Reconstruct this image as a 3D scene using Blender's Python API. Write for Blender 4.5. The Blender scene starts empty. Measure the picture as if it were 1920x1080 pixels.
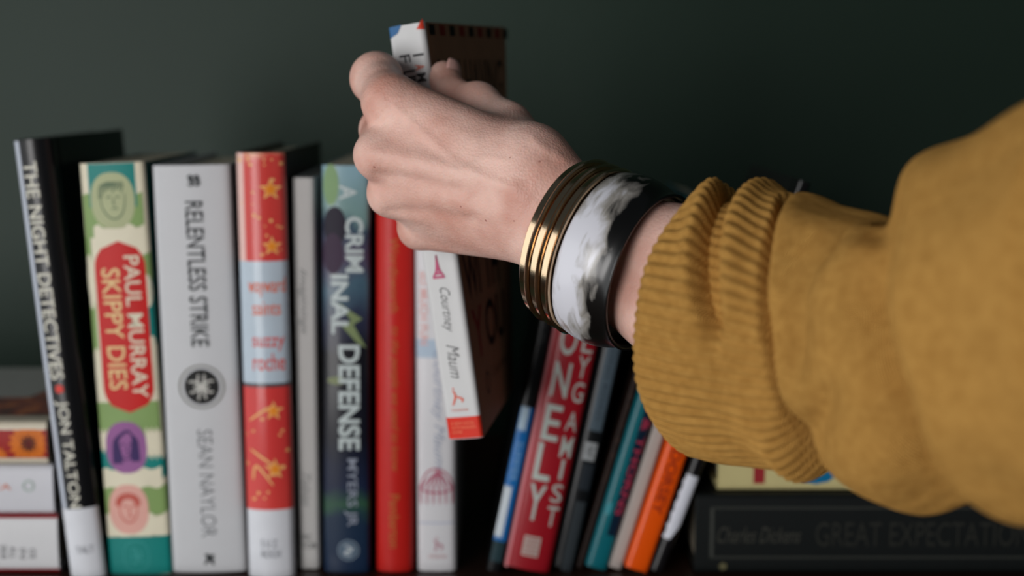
import bpy, bmesh, math, random
import numpy as np
from mathutils import Vector, Matrix

random.seed(7)
rng = np.random.default_rng(7)
S = bpy.context.scene
COL = S.collection

# ------------------------------------------------------------------ camera, light, exposure
FPX = 2667.0
PITCH = math.atan(376 / FPX)
CAM = np.array([0.0, -0.76, 0.2665])
cam_data = bpy.data.cameras.new('camera')
cam = bpy.data.objects.new('camera', cam_data)
COL.objects.link(cam)
cam.location = CAM
cam.rotation_euler = (math.pi / 2 - PITCH, 0, 0)
cam_data.sensor_width = 36
cam_data.lens = FPX / 1920 * 36
cam_data.clip_start = 0.02
cam_data.dof.use_dof = True
cam_data.dof.focus_distance = 0.60
cam_data.dof.aperture_fstop = 4.6
S.camera = cam

S.view_settings.view_transform = 'Standard'
S.view_settings.look = 'None'
S.view_settings.gamma = 1
S.view_settings.use_curve_mapping = False
S.view_settings.exposure = 0.0

world = bpy.data.worlds.new('world')
S.world = world
world.use_nodes = True
world.node_tree.nodes['Background'].inputs[0].default_value = (0.75, 0.9, 1.0, 1)
world.node_tree.nodes['Background'].inputs[1].default_value = 0.05


def area_light(name, loc, target, sx, sy, power, color):
    ld = bpy.data.lights.new(name, 'AREA')
    ld.shape = 'RECTANGLE'
    ld.size, ld.size_y = sx, sy
    ld.energy = power
    ld.color = color
    o = bpy.data.objects.new(name, ld)
    COL.objects.link(o)
    o.location = loc
    o.rotation_euler = (Vector(target) - Vector(loc)).to_track_quat('-Z', 'Y').to_euler()
    return o


area_light('window_daylight', (-0.95, -1.90, 0.22), (0.0, -0.05, 0.15), 0.7, 1.2, 25.5, (1.0, 0.98, 0.97))
area_light('side_window_daylight', (-1.55, -0.72, 0.20), (0.0, -0.05, 0.15), 1.6, 1.5, 11, (0.96, 0.99, 1.0))
area_light('room_bounce', (1.6, -1.9, 0.4), (0.1, -0.2, 0.2), 1.5, 1.5, 0.9, (1.0, 0.93, 0.84))

# ------------------------------------------------------------------ geometry of the view
FW = np.array([0, math.cos(PITCH), -math.sin(PITCH)])
UP = np.array([0, math.sin(PITCH), math.cos(PITCH)])


def P(px, py, yw=0.0):
    """world point on the plane y = yw seen in the direction of a pixel (used for measuring the photograph)"""
    r = FW * FPX + np.array([1.0, 0, 0]) * (px - 960) + UP * (540 - py)
    return CAM + r * (yw - CAM[1]) / r[1]


# ------------------------------------------------------------------ materials
MATS = {}


def srgb(r, g, b):
    def c(v):
        v /= 255
        return v / 12.92 if v <= 0.04045 else ((v + 0.055) / 1.055) ** 2.4
    return (c(r), c(g), c(b), 1)


def new_mat(name):
    m = bpy.data.materials.new(name)
    m.use_nodes = True
    nt = m.node_tree
    return m, nt, nt.nodes['Principled BSDF']


def N(nt, t, **kw):
    n = nt.nodes.new(t)
    for k, v in kw.items():
        setattr(n, k, v)
    return n


def tint_noise(nt, b, col, scale=60, amt=0.12, stretch=(1, 1, 1), coord='Object'):
    """base colour with a slight procedural mottling"""
    tc = N(nt, 'ShaderNodeTexCoord')
    mp = N(nt, 'ShaderNodeMapping')
    mp.inputs['Scale'].default_value = stretch
    nz = N(nt, 'ShaderNodeTexNoise')
    nz.inputs['Scale'].default_value = scale
    nz.inputs['Detail'].default_value = 4
    mx = N(nt, 'ShaderNodeMix', data_type='RGBA')
    mx.inputs[6].default_value = tuple(c * (1 - amt) for c in col[:3]) + (1,)
    mx.inputs[7].default_value = tuple(min(1, c * (1 + amt)) for c in col[:3]) + (1,)
    nt.links.new(tc.outputs[coord], mp.inputs[0])
    nt.links.new(mp.outputs[0], nz.inputs['Vector'])
    nt.links.new(nz.outputs[0], mx.inputs[0])
    nt.links.new(mx.outputs[2], b.inputs['Base Color'])
    return nz, mx


def flat(r, g, b_, rough=0.5, coat=0.0, amt=0.08, spec=0.16):
    key = (r, g, b_, rough, coat, amt)
    if key in MATS:
        return MATS[key]
    m, nt, b = new_mat('print_%d_%d_%d' % (r, g, b_))
    nz, mx = tint_noise(nt, b, srgb(r, g, b_), 90, amt)
    b.inputs['Roughness'].default_value = rough
    b.inputs['Coat Weight'].default_value = coat * 0.35
    b.inputs['Coat Roughness'].default_value = 0.12
    b.inputs['Specular IOR Level'].default_value = spec
    MATS[key] = m
    return m


def pages_mat():
    m, nt, b = new_mat('paper_pages')
    nz, mx = tint_noise(nt, b, srgb(205, 192, 168), 6, 0.25, (300, 1, 1))
    bp = N(nt, 'ShaderNodeBump')
    bp.inputs['Strength'].default_value = 0.5
    bp.inputs['Distance'].default_value = 0.0004
    nt.links.new(nz.outputs[0], bp.inputs['Height'])
    nt.links.new(bp.outputs[0], b.inputs['Normal'])
    b.inputs['Roughness'].default_value = 0.9
    return m


PAGES = pages_mat()


def ramp_mat(name, H, stops, noise=0.05, scale=25, rough=0.35, coat=0.5):
    """print whose colour runs along the book's height (0 = bottom) with blotches"""
    m, nt, b = new_mat(name)
    tc = N(nt, 'ShaderNodeTexCoord')
    sp = N(nt, 'ShaderNodeSeparateXYZ')
    nz = N(nt, 'ShaderNodeTexNoise')
    nz.inputs['Scale'].default_value = scale
    nz.inputs['Detail'].default_value = 3
    nt.links.new(tc.outputs['Object'], sp.inputs[0])
    nt.links.new(tc.outputs['Object'], nz.inputs['Vector'])
    d = N(nt, 'ShaderNodeMath', operation='DIVIDE')
    d.inputs[1].default_value = H
    nt.links.new(sp.outputs[2], d.inputs[0])
    a = N(nt, 'ShaderNodeMath', operation='MULTIPLY_ADD')
    a.inputs[1].default_value = noise
    nt.links.new(nz.outputs[0], a.inputs[0])
    nt.links.new(d.outputs[0], a.inputs[2])
    s = N(nt, 'ShaderNodeMath', operation='SUBTRACT')
    s.inputs[1].default_value = noise / 2
    nt.links.new(a.outputs[0], s.inputs[0])
    cr = N(nt, 'ShaderNodeValToRGB')
    el = cr.color_ramp.elements
    el[0].position, el[0].color = stops[0][0], srgb(*stops[0][1])
    el[1].position, el[1].color = stops[-1][0], srgb(*stops[-1][1])
    for p, c in stops[1:-1]:
        e = el.new(p)
        e.color = srgb(*c)
    nt.links.new(s.outputs[0], cr.inputs[0])
    nt.links.new(cr.outputs[0], b.inputs['Base Color'])
    b.inputs['Roughness'].default_value = rough
    b.inputs['Coat Weight'].default_value = coat * 0.35
    b.inputs['Specular IOR Level'].default_value = 0.2
    b.inputs['Coat Roughness'].default_value = 0.1
    return m


# ------------------------------------------------------------------ object helpers
def link_mesh(name, verts, faces, mat, parent=None, smooth=False, loc=None):
    me = bpy.data.meshes.new(name)
    me.from_pydata([tuple(map(float, v)) for v in verts], [], [tuple(int(i) for i in f) for f in faces])
    me.materials.append(mat)
    if smooth:
        me.polygons.foreach_set('use_smooth', [True] * len(me.polygons))
    o = bpy.data.objects.new(name, me)
    COL.objects.link(o)
    if parent is not None:
        o.parent = parent
    if loc is not None:
        o.location = loc
    return o


def empty(name, label, cat, loc, rot=(0, 0, 0), group=None):
    e = bpy.data.objects.new(name, None)
    e.empty_display_size = 0.02
    COL.objects.link(e)
    e.location = loc
    e.rotation_euler = rot
    e['label'] = label
    e['category'] = cat
    if group:
        e['group'] = group
    return e


def bevel(o, w, seg=2):
    md = o.modifiers.new('bevel', 'BEVEL')
    md.width = w
    md.segments = seg
    md.limit_method = 'ANGLE'
    md.angle_limit = 0.7
    return o


def box_mesh(x0, x1, y0, y1, z0, z1):
    v = [(x, y, z) for z in (z0, z1) for y in (y0, y1) for x in (x0, x1)]
    f = [(0, 2, 3, 1), (4, 5, 7, 6), (0, 1, 5, 4), (2, 6, 7, 3), (0, 4, 6, 2), (1, 3, 7, 5)]
    return v, f


# ------------------------------------------------------------------ the setting
def wall_mat():
    m, nt, b = new_mat('green_grey_paint')
    nz, mx = tint_noise(nt, b, srgb(34, 50, 41), 5, 0.10)
    n2 = N(nt, 'ShaderNodeTexNoise')
    n2.inputs['Scale'].default_value = 220
    bp = N(nt, 'ShaderNodeBump')
    bp.inputs['Strength'].default_value = 0.15
    bp.inputs['Distance'].default_value = 0.001
    nt.links.new(n2.outputs[0], bp.inputs['Height'])
    nt.links.new(bp.outputs[0], b.inputs['Normal'])
    b.inputs['Roughness'].default_value = 0.5
    b.inputs['Specular IOR Level'].default_value = 0.2
    return m


def wood_mat():
    m, nt, b = new_mat('dark_shelf_wood')
    tc = N(nt, 'ShaderNodeTexCoord')
    mp = N(nt, 'ShaderNodeMapping')
    mp.inputs['Scale'].default_value = (3, 40, 40)
    nz = N(nt, 'ShaderNodeTexNoise')
    nz.inputs['Scale'].default_value = 4
    nz.inputs['Detail'].default_value = 6
    cr = N(nt, 'ShaderNodeValToRGB')
    cr.color_ramp.elements[0].color = srgb(26, 15, 12)
    cr.color_ramp.elements[1].color = srgb(62, 36, 26)
    nt.links.new(tc.outputs['Object'], mp.inputs[0])
    nt.links.new(mp.outputs[0], nz.inputs['Vector'])
    nt.links.new(nz.outputs[0], cr.inputs[0])
    nt.links.new(cr.outputs[0], b.inputs['Base Color'])
    b.inputs['Roughness'].default_value = 0.35
    return m


WALL_Y = 0.32
v, f = box_mesh(-2.2, 2.2, WALL_Y, WALL_Y + 0.1, -0.9, 1.6)
o = link_mesh('wall_back', v, f, wall_mat())
o['kind'] = 'structure'
o['label'] = 'dark green grey painted wall behind the row of books'
v, f = box_mesh(-2.2, 2.2, -3.2, WALL_Y + 0.1, -0.98, -0.9)
o = link_mesh('floor', v, f, flat(70, 56, 46, 0.5))
o['kind'] = 'structure'
o['label'] = 'brown floor below the shelf, out of view'
v, f = box_mesh(-1.4, 1.4, -0.035, WALL_Y - 0.0005, -0.028, 0.0)
shelf = bevel(link_mesh('book_shelf', v, f, wood_mat()), 0.002)
shelf['label'] = 'dark brown wooden shelf board under the whole row of books'
shelf['category'] = 'shelf'


# ------------------------------------------------------------------ books
class Book:
    """spine in the local x-z plane facing -y; x across the thickness, y into the depth, z up"""

    def __init__(self, name, label, W, H, D, mat, style='paperback', bulge=0.0, loc=(0, 0, 0), rot=(0, 0, 0),
                 ytop=None, ybot=None, group='books on the shelf', edge_mat=None, page_in=None):
        self.W, self.H, self.D, self.bulge = W, H, D, bulge
        self.ytop, self.ybot = ytop, ybot
        self.root = empty(name, label, 'book', loc, rot, group)
        hard = style == 'hardcover'
        t = 0.0024 if hard else 0.0007
        self.t = t
        r = min(0.0022, W * 0.18) if not hard else min(0.003, W * 0.2)
        self.r = r
        # outer outline in plan: right back -> spine -> left back
        xs = []
        n = 14
        outer = [(W / 2, D)]
        if hard:
            outer += [(W / 2, 0.0125), (W / 2 - 0.0012, 0.0100), (W / 2, 0.0070)]
        for i in range(n + 1):
            u = 1 - 2 * i / n
            x = W / 2 * math.sin(u * math.pi / 2)
            outer.append((x, self.sy(x)))
        if hard:
            outer += [(-W / 2, 0.0070), (-W / 2 + 0.0012, 0.0100), (-W / 2, 0.0125)]
        outer += [(-W / 2, D)]
        inner = []
        for (x, y) in outer:
            sx = max(-1, min(1, x / (W / 2 - 1e-9)))
            xi = math.copysign(max(0, min(abs(x), W / 2) - t), x) if abs(x) > W / 2 - t else x
            yi = y if y > 0.009 else max(y, 0) + t
            if y >= D - 1e-9:
                yi = D
            inner.append((xi, yi))
        V, Fc = [], []
        m = len(outer)
        for z in (0.0, H):
            for p in outer:
                V.append((p[0], p[1], z))
            for p in inner:
                V.append((p[0], p[1], z))
        for i in range(m - 1):
            a, b2 = i, i + 1
            Fc.append((a, a + 2 * m, b2 + 2 * m, b2))                    # outer skin
            Fc.append((a + m, b2 + m, b2 + 3 * m, a + 3 * m))            # inner skin
            Fc.append((a, b2, b2 + m, a + m))                            # bottom rim
            Fc.append((a + 2 * m, a + 3 * m, b2 + 3 * m, b2 + 2 * m))    # top rim
        for e, sgn in ((0, 1), (m - 1, -1)):
            q = (e, e + m, e + 3 * m, e + 2 * m)
            Fc.append(q if sgn > 0 else q[::-1])
        self.cover = link_mesh('cover', V, Fc, mat, self.root)
        me = self.cover.data
        me.polygons.foreach_set('use_smooth', [True] * len(me.polygons))
        bevel(self.cover, 0.0005, 2)
        self.cover.modifiers.new('wn', 'WEIGHTED_NORMAL')
        k = 0.0032 if hard else 0.0004
        pi = page_in if page_in is not None else k
        # page block with its fore edge slightly hollow
        V, Fc = [], []
        ny = 6
        prof = []
        wx = W / 2 - t - 0.0002
        y0 = (0.004 if hard else 0.0012)
        prof.append((-wx, y0))
        prof.append((wx, y0))
        for i in range(ny + 1):
            u = 1 - 2 * i / ny
            prof.append((wx * u, D - k - 0.0015 * (1 - u * u) * (2 if hard else 0.4)))
        mm = len(prof)
        for z in (pi, H - pi):
            V += [(x, y, z) for x, y in prof]
        for i in range(mm):
            j = (i + 1) % mm
            Fc.append((i, j, j + mm, i + mm))
        Fc.append(tuple(range(mm))[::-1])
        Fc.append(tuple(range(mm, 2 * mm)))
        link_mesh('pages', V, Fc, PAGES, self.root)

    def sy(self, x):
        """front face of the spine at x"""
        W = self.W
        u = min(1.0, abs(x) / (W / 2))
        y = -self.bulge * (1 - u * u)
        e = W / 2 - abs(x)
        if e < self.r:
            q = 1 - max(0, e) / self.r
            y += self.r * (1 - math.sqrt(max(0, 1 - q * q)))
        return y

    # --- mapping of photograph rows and width fractions on the spine
    def z(self, py):
        return self.H * (1 - (py - self.ytop) / (self.ybot - self.ytop))

    def x(self, fr):
        return (fr - 0.5) * self.W

    def put(self, name, pts2, faces, mat, lift=0.00016, label=None, parent=None):
        pts2, faces = cut_to_curve(pts2, faces, self.W, self.r)
        V = [(x, self.sy(x) - lift, z) for x, z in pts2]
        o = link_mesh(name, V, faces, mat, self.root)
        if label:
            o['label'] = label
        return o

    def panel(self, y0, y1, f0, f1, mat, name='spine_panel', lift=0.00010, wav=0.0, round_=False, label=None):
        nx, nz = 12, (24 if (wav or round_) else 1)
        za, zb = self.z(y0), self.z(y1)
        pts, fc = [], []
        for j in range(nz + 1):
            tt = j / nz
            z = za + (zb - za) * tt
            for i in range(nx + 1):
                fr = f0 + (f1 - f0) * i / nx
                c = (f0 + f1) / 2
                if round_:
                    # capped ends, like a long rounded lozenge
                    ln = abs(za - zb)
                    cap = (f1 - f0) * self.W * 0.5
                    dd = min(tt, 1 - tt) * ln
                    if dd < cap:
                        fr = c + (fr - c) * math.sqrt(max(0.0, 1 - (1 - dd / cap) ** 2)) if dd > 0 else c + (fr - c) * 0.02
                pts.append([self.x(fr), z])
        for j in range(nz):
            for i in range(nx):
                a = j * (nx + 1) + i
                fc.append((a, a + nx + 1, a + nx + 2, a + 1))
        if wav:
            for j in (0, nz):
                for i in range(nx + 1):
                    pts[j * (nx + 1) + i][1] += wav * math.sin(i * 1.7 + j)
        return self.put(name, pts, fc, mat, lift, label)

    def ellipse(self, py, fr, rx, rz, mat, name='spine_emblem', lift=0.0002, ring=0.0, squar=1.0, label=None):
        """rx, rz in metres"""
        n = 32
        cx, cz = self.x(fr), self.z(py)
        radii = [1.0, 0.66, 0.33] if ring == 0 else [1.0, 1 - ring]
        pts, fc = [], []
        for r in radii:
            for i in range(n):
                a = 2 * math.pi * i / n
                c, s = math.cos(a), math.sin(a)
                pts.append((cx + rx * r * math.copysign(abs(c) ** squar, c), cz + rz * r * math.copysign(abs(s) ** squar, s)))
        for k in range(len(radii) - 1):
            for i in range(n):
                j = (i + 1) % n
                fc.append((k * n + i, (k + 1) * n + i, (k + 1) * n + j, k * n + j))
        if ring == 0:
            fc.append(tuple((len(radii) - 1) * n + i for i in range(n))[::-1])
        return self.put(name, pts, fc, mat, lift, label)

    def polys(self, py, fr, polys, sc, mat, name='spine_emblem', lift=0.00026, label=None):
        """list of outlines (u right, v up) scaled by sc about a point on the spine"""
        cx, cz = self.x(fr), self.z(py)
        pts, fc = [], []
        for pl in polys:
            b0 = len(pts)
            pts += [(cx + u * sc, cz + v_ * sc) for u, v_ in pl]
            fc.append(tuple(range(b0, b0 + len(pl))))
        return self.put(name, pts, fc, mat, lift, label)

    def strokes(self, py, fr, lines, wd, sc, mat, name='spine_drawing', lift=0.0003, label=None):
        cx, cz = self.x(fr), self.z(py)
        pts, fc = [], []
        for ln in lines:
            ln = smooth_line(ln)
            b0 = len(pts)
            for i, (u, v_) in enumerate(ln):
                a = ln[max(0, i - 1)]
                b2 = ln[min(len(ln) - 1, i + 1)]
                dx, dy = b2[0] - a[0], b2[1] - a[1]
                L = math.hypot(dx, dy) or 1
                tp = wd * (0.45 + 0.55 * math.sin(math.pi * (i + 0.5) / len(ln))) / 2
                nx_, ny_ = -dy / L * tp, dx / L * tp
                pts.append((cx + u * sc + nx_, cz + v_ * sc + ny_))
                pts.append((cx + u * sc - nx_, cz + v_ * sc - ny_))
            for i in range(len(ln) - 1):
                a = b0 + 2 * i
                fc.append((a, a + 1, a + 3, a + 2))
        return self.put(name, pts, fc, mat, lift, label)

    def text(self, body, y0, y1, f0, f1, mat, mode='down', bold=0.0, shear=0.0, name='spine_lettering', lift=0.00028, label=None):
        """lettering filling rows y0..y1 and width fractions f0..f1; 'down' reads from the top to the bottom"""
        V, Fc = text_mesh(body, bold, shear)
        x0, x1 = self.x(f0), self.x(f1)
        z0, z1 = self.z(y0), self.z(y1)
        if mode == 'down':
            pts = [(x0 + (x1 - x0) * b_, z0 + (z1 - z0) * a_) for a_, b_ in V]
        elif mode == 'level':
            pts = [(x0 + (x1 - x0) * a_, z1 + (z0 - z1) * b_) for a_, b_ in V]
        return self.put(name, pts, Fc, mat, lift, label)

    def side_text(self, body, side, d0, d1, z0, z1, mat, bold=0.0, shear=0.0, name='cover_lettering'):
        """lettering on the left (-1) or right (+1) board, reading along the depth"""
        V, Fc = text_mesh(body, bold, shear)
        xx = side * (self.W / 2 + 0.0002)
        pts = [(xx, d0 + (d1 - d0) * (a_ if side > 0 else 1 - a_), z0 + (z1 - z0) * b_) for a_, b_ in V]
        return link_mesh(name, pts, Fc, mat, self.root)

    def side_quad(self, side, d0, d1, z0, z1, mat, name='cover_panel', lift=0.00015, n=10, wav=0.0):
        xx = side * (self.W / 2 + lift)
        pts, fc = [], []
        for i in range(n + 1):
            d = d0 + (d1 - d0) * i / n
            w1 = wav * math.sin(i * 2.1)
            pts += [(xx, d, z0 + w1), (xx, d, z1 - w1)]
        for i in range(n):
            a = 2 * i
            fc.append((a, a + 2, a + 3, a + 1))
        return link_mesh(name, pts, fc, mat, self.root)


def cut_to_curve(pts, faces, W, r):
    """slice flat outlines into strips so that they can follow the rounded spine"""
    bm = bmesh.new()
    vs_ = [bm.verts.new((x, z, 0)) for x, z in pts]
    for fc in faces:
        try:
            bm.faces.new([vs_[i] for i in fc])
        except ValueError:
            pass
    bmesh.ops.triangulate(bm, faces=[q for q in bm.faces if len(q.verts) > 4])
    x0, x1 = min(p[0] for p in pts), max(p[0] for p in pts)
    cuts = [W * (k / 12 - 0.5) for k in range(1, 12)]
    for e_ in (0.12, 0.35, 0.65, 1.0):
        cuts += [W / 2 - r * e_, -W / 2 + r * e_]
    for c in cuts:
        if x0 + 1e-5 < c < x1 - 1e-5:
            bmesh.ops.bisect_plane(bm, geom=bm.verts[:] + bm.edges[:] + bm.faces[:], dist=1e-7, plane_co=(c, 0, 0), plane_no=(1, 0, 0))
    bm.verts.index_update()
    out = [(v_.co.x, v_.co.y) for v_ in bm.verts]
    fcs = [tuple(v_.index for v_ in q.verts) for q in bm.faces]
    bm.free()
    return out, fcs


def smooth_line(ln):
    if len(ln) < 3:
        return ln
    out = []
    for i in range(len(ln) - 1):
        p0 = ln[max(0, i - 1)]
        p1, p2 = ln[i], ln[i + 1]
        p3 = ln[min(len(ln) - 1, i + 2)]
        for k in range(4):
            t = k / 4
            out.append(tuple(0.5 * ((2 * p1[j]) + (-p0[j] + p2[j]) * t + (2 * p0[j] - 5 * p1[j] + 4 * p2[j] - p3[j]) * t * t
                                    + (-p0[j] + 3 * p1[j] - 3 * p2[j] + p3[j]) * t ** 3) for j in (0, 1)))
    out.append(ln[-1])
    return out


TEXTS = {}


def text_mesh(body, bold=0.0, shear=0.0):
    """lettering as flat outline vertices normalised to the unit square, and its faces"""
    key = (body, bold, shear)
    if key in TEXTS:
        return TEXTS[key]
    cu = bpy.data.curves.new('lettering', 'FONT')
    cu.body = body
    cu.size = 1.0
    cu.offset = bold
    cu.shear = shear
    cu.resolution_u = 3
    cu.fill_mode = 'FRONT'
    ob = bpy.data.objects.new('lettering', cu)
    me = bpy.data.meshes.new_from_object(ob)
    v_ = np.array([vv.co[:2] for vv in me.vertices])
    fc = [tuple(p.vertices) for p in me.polygons]
    lo, hi = v_.min(0), v_.max(0)
    v_ = (v_ - lo) / (hi - lo)
    bpy.data.objects.remove(ob)
    bpy.data.curves.remove(cu)
    bpy.data.meshes.remove(me)
    TEXTS[key] = ([tuple(q) for q in v_], fc)
    return TEXTS[key]


ALL = []


def standing(name, label, tl, tr, bl, br, D, mat, yw=0.0, yaw=0.0, **kw):
    """a standing book measured by the four corners of its spine in the photograph"""
    TL, TR, BL, BR = (P(*q, yw) for q in (tl, tr, bl, br))
    top, bot = (TL + TR) / 2, (BL + BR) / 2
    ax = top - bot
    lean = math.atan2(ax[0], ax[2])
    W = (abs(TR[0] - TL[0]) + abs(BR[0] - BL[0])) / 2 * math.cos(lean) / (math.cos(yaw))
    # slide the bottom along the spine axis onto the shelf
    lift = W / 2 * abs(math.sin(lean)) + 0.0007
    dz = bot[2] - lift
    b = bot - ax / ax[2] * dz
    H = float(np.linalg.norm(top - b))
    pyb = bl[1] + (br[1] - bl[1]) / 2 + dz * 3390
    bk = Book(name, label, W, H, D, mat, loc=tuple(b), rot=(0, lean, yaw), ytop=(tl[1] + tr[1]) / 2, ybot=pyb, **kw)
    bk.lean = lean
    ALL.append(bk)
    return bk


WHITE = (214, 214, 216)

# --- 1 the night detectives
black_gloss = flat(16, 16, 18, 0.3, 0.8)
b = standing('hardcover_book', 'thin black book leaning left, white lettering THE NIGHT DETECTIVES, white label at its foot',
             (24, 262), (96, 258), (132, 1080), (200, 1080), 0.150, black_gloss, yw=-0.006, yaw=0.02, style='hardcover', bulge=0.0030)
lett = flat(222, 219, 205, 0.5)
b.text('THE NIGHT DETECTIVES', 300, 700, 0.22, 0.58, lett, bold=0.008)
b.ellipse(718, 0.42, 0.0022, 0.0022, flat(214, 74, 66), name='red_dot', squar=0.7)
b.text('JON TALTON', 740, 944, 0.22, 0.60, lett, bold=0.008)
b.panel(946, 1082, 0.02, 0.98, flat(214, 216, 222, 0.5), name='paper_label', lift=0.00032)
b.text('TALT', 1018, 1032, 0.30, 0.78, flat(140, 142, 148), mode='level', lift=0.0006, name='label_lettering')
b.panel(262, 946, 0.0, 0.17, flat(186, 192, 204, 0.3, 0.6), name='painted_edge_sheen')  # reflection on the curved plastic spine, painted as a pale strip
b.side_quad(1, 0.015, 0.145, 0.03, b.H * 0.55, flat(14, 44, 40, 0.3, 0.8))

# --- 2 skippy dies
b = standing('paperback_book', 'thick green and cream book with drawn portraits in ovals and red SKIPPY DIES panel',
             (147, 308), (270, 304), (207, 1077), (322, 1077), 0.128, flat(16, 74, 70, 0.4, 0.3), yw=-0.002, yaw=0.0, bulge=0.0012)
b.panel(305, 1077, 0.0, 1.0, flat(222, 214, 190, 0.4, 0.3), name='printed_wrap', lift=0.00004)
teal, green, cream = flat(20, 128, 122, 0.4), flat(132, 160, 98, 0.4), flat(224, 217, 193, 0.4)
red = flat(196, 26, 24, 0.4)
px = 1 / 3500
b.panel(306, 385, 0.13, 0.86, teal)
b.panel(362, 442, 0.02, 0.95, green, wav=0.001)
b.panel(420, 470, 0.16, 0.97, cream, wav=0.0015, lift=0.00013)
b.panel(470, 560, 0.80, 1.0, green, wav=0.001)
b.panel(520, 640, 0.90, 1.0, teal, wav=0.001, lift=0.00013)
b.panel(440, 700, 0.0, 0.10, green, wav=0.001)
b.ellipse(520, 0.05, 0.0022, 0.0150, cream, name='spine_panel', lift=0.00014)
b.ellipse(690, 0.06, 0.0022, 0.0140, cream, name='spine_panel', lift=0.00014)
b.ellipse(540, 0.93, 0.0024, 0.0090, cream, name='spine_panel', lift=0.00016)
b.ellipse(650, 0.95, 0.0018, 0.0080, cream, name='spine_panel', lift=0.00016)
b.panel(745, 830, 0.0, 0.98, green)
b.panel(812, 890, 0.0, 1.0, teal, lift=0.00012, wav=0.001)
b.panel(800, 850, 0.74, 1.0, cream, lift=0.00014, wav=0.002)
b.panel(800, 836, 0.0, 0.2, cream, lift=0.00014, wav=0.002)
b.panel(872, 908, 0.0, 0.95, cream, lift=0.00014, wav=0.001)
b.panel(904, 968, 0.0, 1.0, green, lift=0.00012)
b.panel(960, 1004, 0.0, 1.0, cream, lift=0.00014, wav=0.0015)
b.panel(1002, 1076, 0.0, 1.0, teal, lift=0.00016)
b.panel(447, 765, 0.13, 0.92, red, name='title_panel', round_=True, lift=0.00019)
b.text('PAUL MURRAY', 474, 738, 0.59, 0.83, cream, bold=0.012)
b.text('SKIPPY DIES', 496, 722, 0.23, 0.52, flat(226, 196, 140, 0.4), bold=0.012)


def portrait(bk, py, fr, sc, ov, ink, hair, kind):
    bk.ellipse(py, fr, sc * 0.78, sc, ov, name='portrait_oval', squar=0.85)
    hairs = []
    if kind == 0:
        for i in range(9):
            u = -0.40 + i * 0.1
            hairs.append([(u * 0.6 + 0.12, 0.66), (u - 0.02, 0.50), (u - 0.08, 0.34 + 0.07 * math.sin(i * 2.2) - 0.28 * (i < 2))])
        face = [[(-0.42, 0.2), (-0.40, -0.2), (-0.2, -0.55), (0.05, -0.66), (0.3, -0.5), (0.42, -0.15), (0.44, 0.25)]]
    elif kind == 1:
        for i in range(8):
            u = -0.40 + i * 0.02
            hairs.append([(0.0 + i * 0.02, 0.66), (u - 0.02, 0.30), (u - 0.1 + 0.02 * i, -0.2), (u - 0.12 + 0.03 * i, -0.62)])
            u = 0.40 - i * 0.02
            hairs.append([(0.02 + i * 0.02, 0.66), (u, 0.32), (u + 0.06 - 0.02 * i, -0.2), (u + 0.08 - 0.02 * i, -0.55)])
        face = [[(-0.28, 0.1), (-0.24, -0.25), (0.0, -0.48), (0.22, -0.25), (0.28, 0.1)]]
    else:
        for i in range(14):
            a = math.pi * (0.02 + i / 13 * 0.96)
            cx, cy = 0.38 * math.cos(a), 0.22 + 0.32 * math.sin(a)
            hairs.append([(cx + 0.1 * math.cos(t), cy + 0.1 * math.sin(t)) for t in (0, 1.2, 2.4, 3.6, 4.8, 6.2)])
        face = [[(-0.36, 0.2), (-0.34, -0.2), (-0.15, -0.48), (0.1, -0.52), (0.3, -0.25), (0.36, 0.2)]]
    bk.strokes(py, fr, hairs, sc * (0.07 if kind == 1 else 0.06), sc, hair, name='portrait_drawing')
    feat = face + [[(-0.22, 0.10), (-0.12, 0.14), (-0.04, 0.10)], [(0.10, 0.10), (0.18, 0.14), (0.28, 0.10)],
                   [(0.05, 0.08), (0.02, -0.12), (0.08, -0.16)], [(-0.06, -0.30), (0.06, -0.27), (0.18, -0.30)]]
    bk.strokes(py, fr, feat, sc * 0.055, sc, ink, name='portrait_drawing')


portrait(b, 373, 0.49, 0.0150, flat(176, 182, 142), flat(98, 118, 92), flat(98, 118, 92), 0)
portrait(b, 831, 0.42, 0.0145, flat(150, 96, 150), flat(66, 44, 92), flat(62, 44, 96), 1)
portrait(b, 949, 0.39, 0.0140, flat(222, 168, 156), flat(196, 84, 72), flat(196, 84, 72), 2)
b.ellipse(1040, 0.46, 0.0072, 0.0088, flat(60, 158, 152), name='publisher_emblem', ring=0.05, lift=0.0003, squar=0.8)
b.strokes(1040, 0.46, [[(-0.4, 0.3), (-0.1, 0.6), (0, -0.4), (-0.3, -0.6)], [(0.0, 0.5), (0.1, -0.3)], [(0.2, 0.5), (0.4, 0.1), (0.2, -0.2), (0.5, -0.5)],
                      [(-0.4, 0.0), (0.4, 0.05)]], 0.0005, 0.008, flat(60, 158, 152), name='publisher_emblem')

# --- 3 relentless strike
offwhite = flat(196, 197, 200, 0.5, 0.1, 0.03)
b = standing('hardcover_book', 'very thick white book with black narrow lettering RELENTLESS STRIKE and round black badge',
             (281, 309), (434, 309), (326, 1082), (462, 1082), 0.158, offwhite, yw=-0.002, yaw=0.0, style='hardcover', bulge=0.0018)
ink = flat(40, 44, 46)
b.text('RELENTLESS STRIKE', 374, 641, 0.41, 0.64, ink, bold=0.012)
for dx in (-0.35, 0.45):
    b.strokes(337, 0.53 + dx * 0.1, [[(-0.5, 0.5), (0.0, 0.8), (0.3, 0.3), (-0.2, 0.1), (0.4, -0.3), (0.1, -0.8), (-0.5, -0.6)]], 0.0016, 0.0032, ink, name='publisher_emblem')
b.ellipse(716, 0.515, 0.0125, 0.0122, flat(120, 118, 112), name='round_badge', ring=0.08)
b.ellipse(716, 0.515, 0.0096, 0.0098, flat(24, 24, 24), name='round_badge', lift=0.0002)
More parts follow.
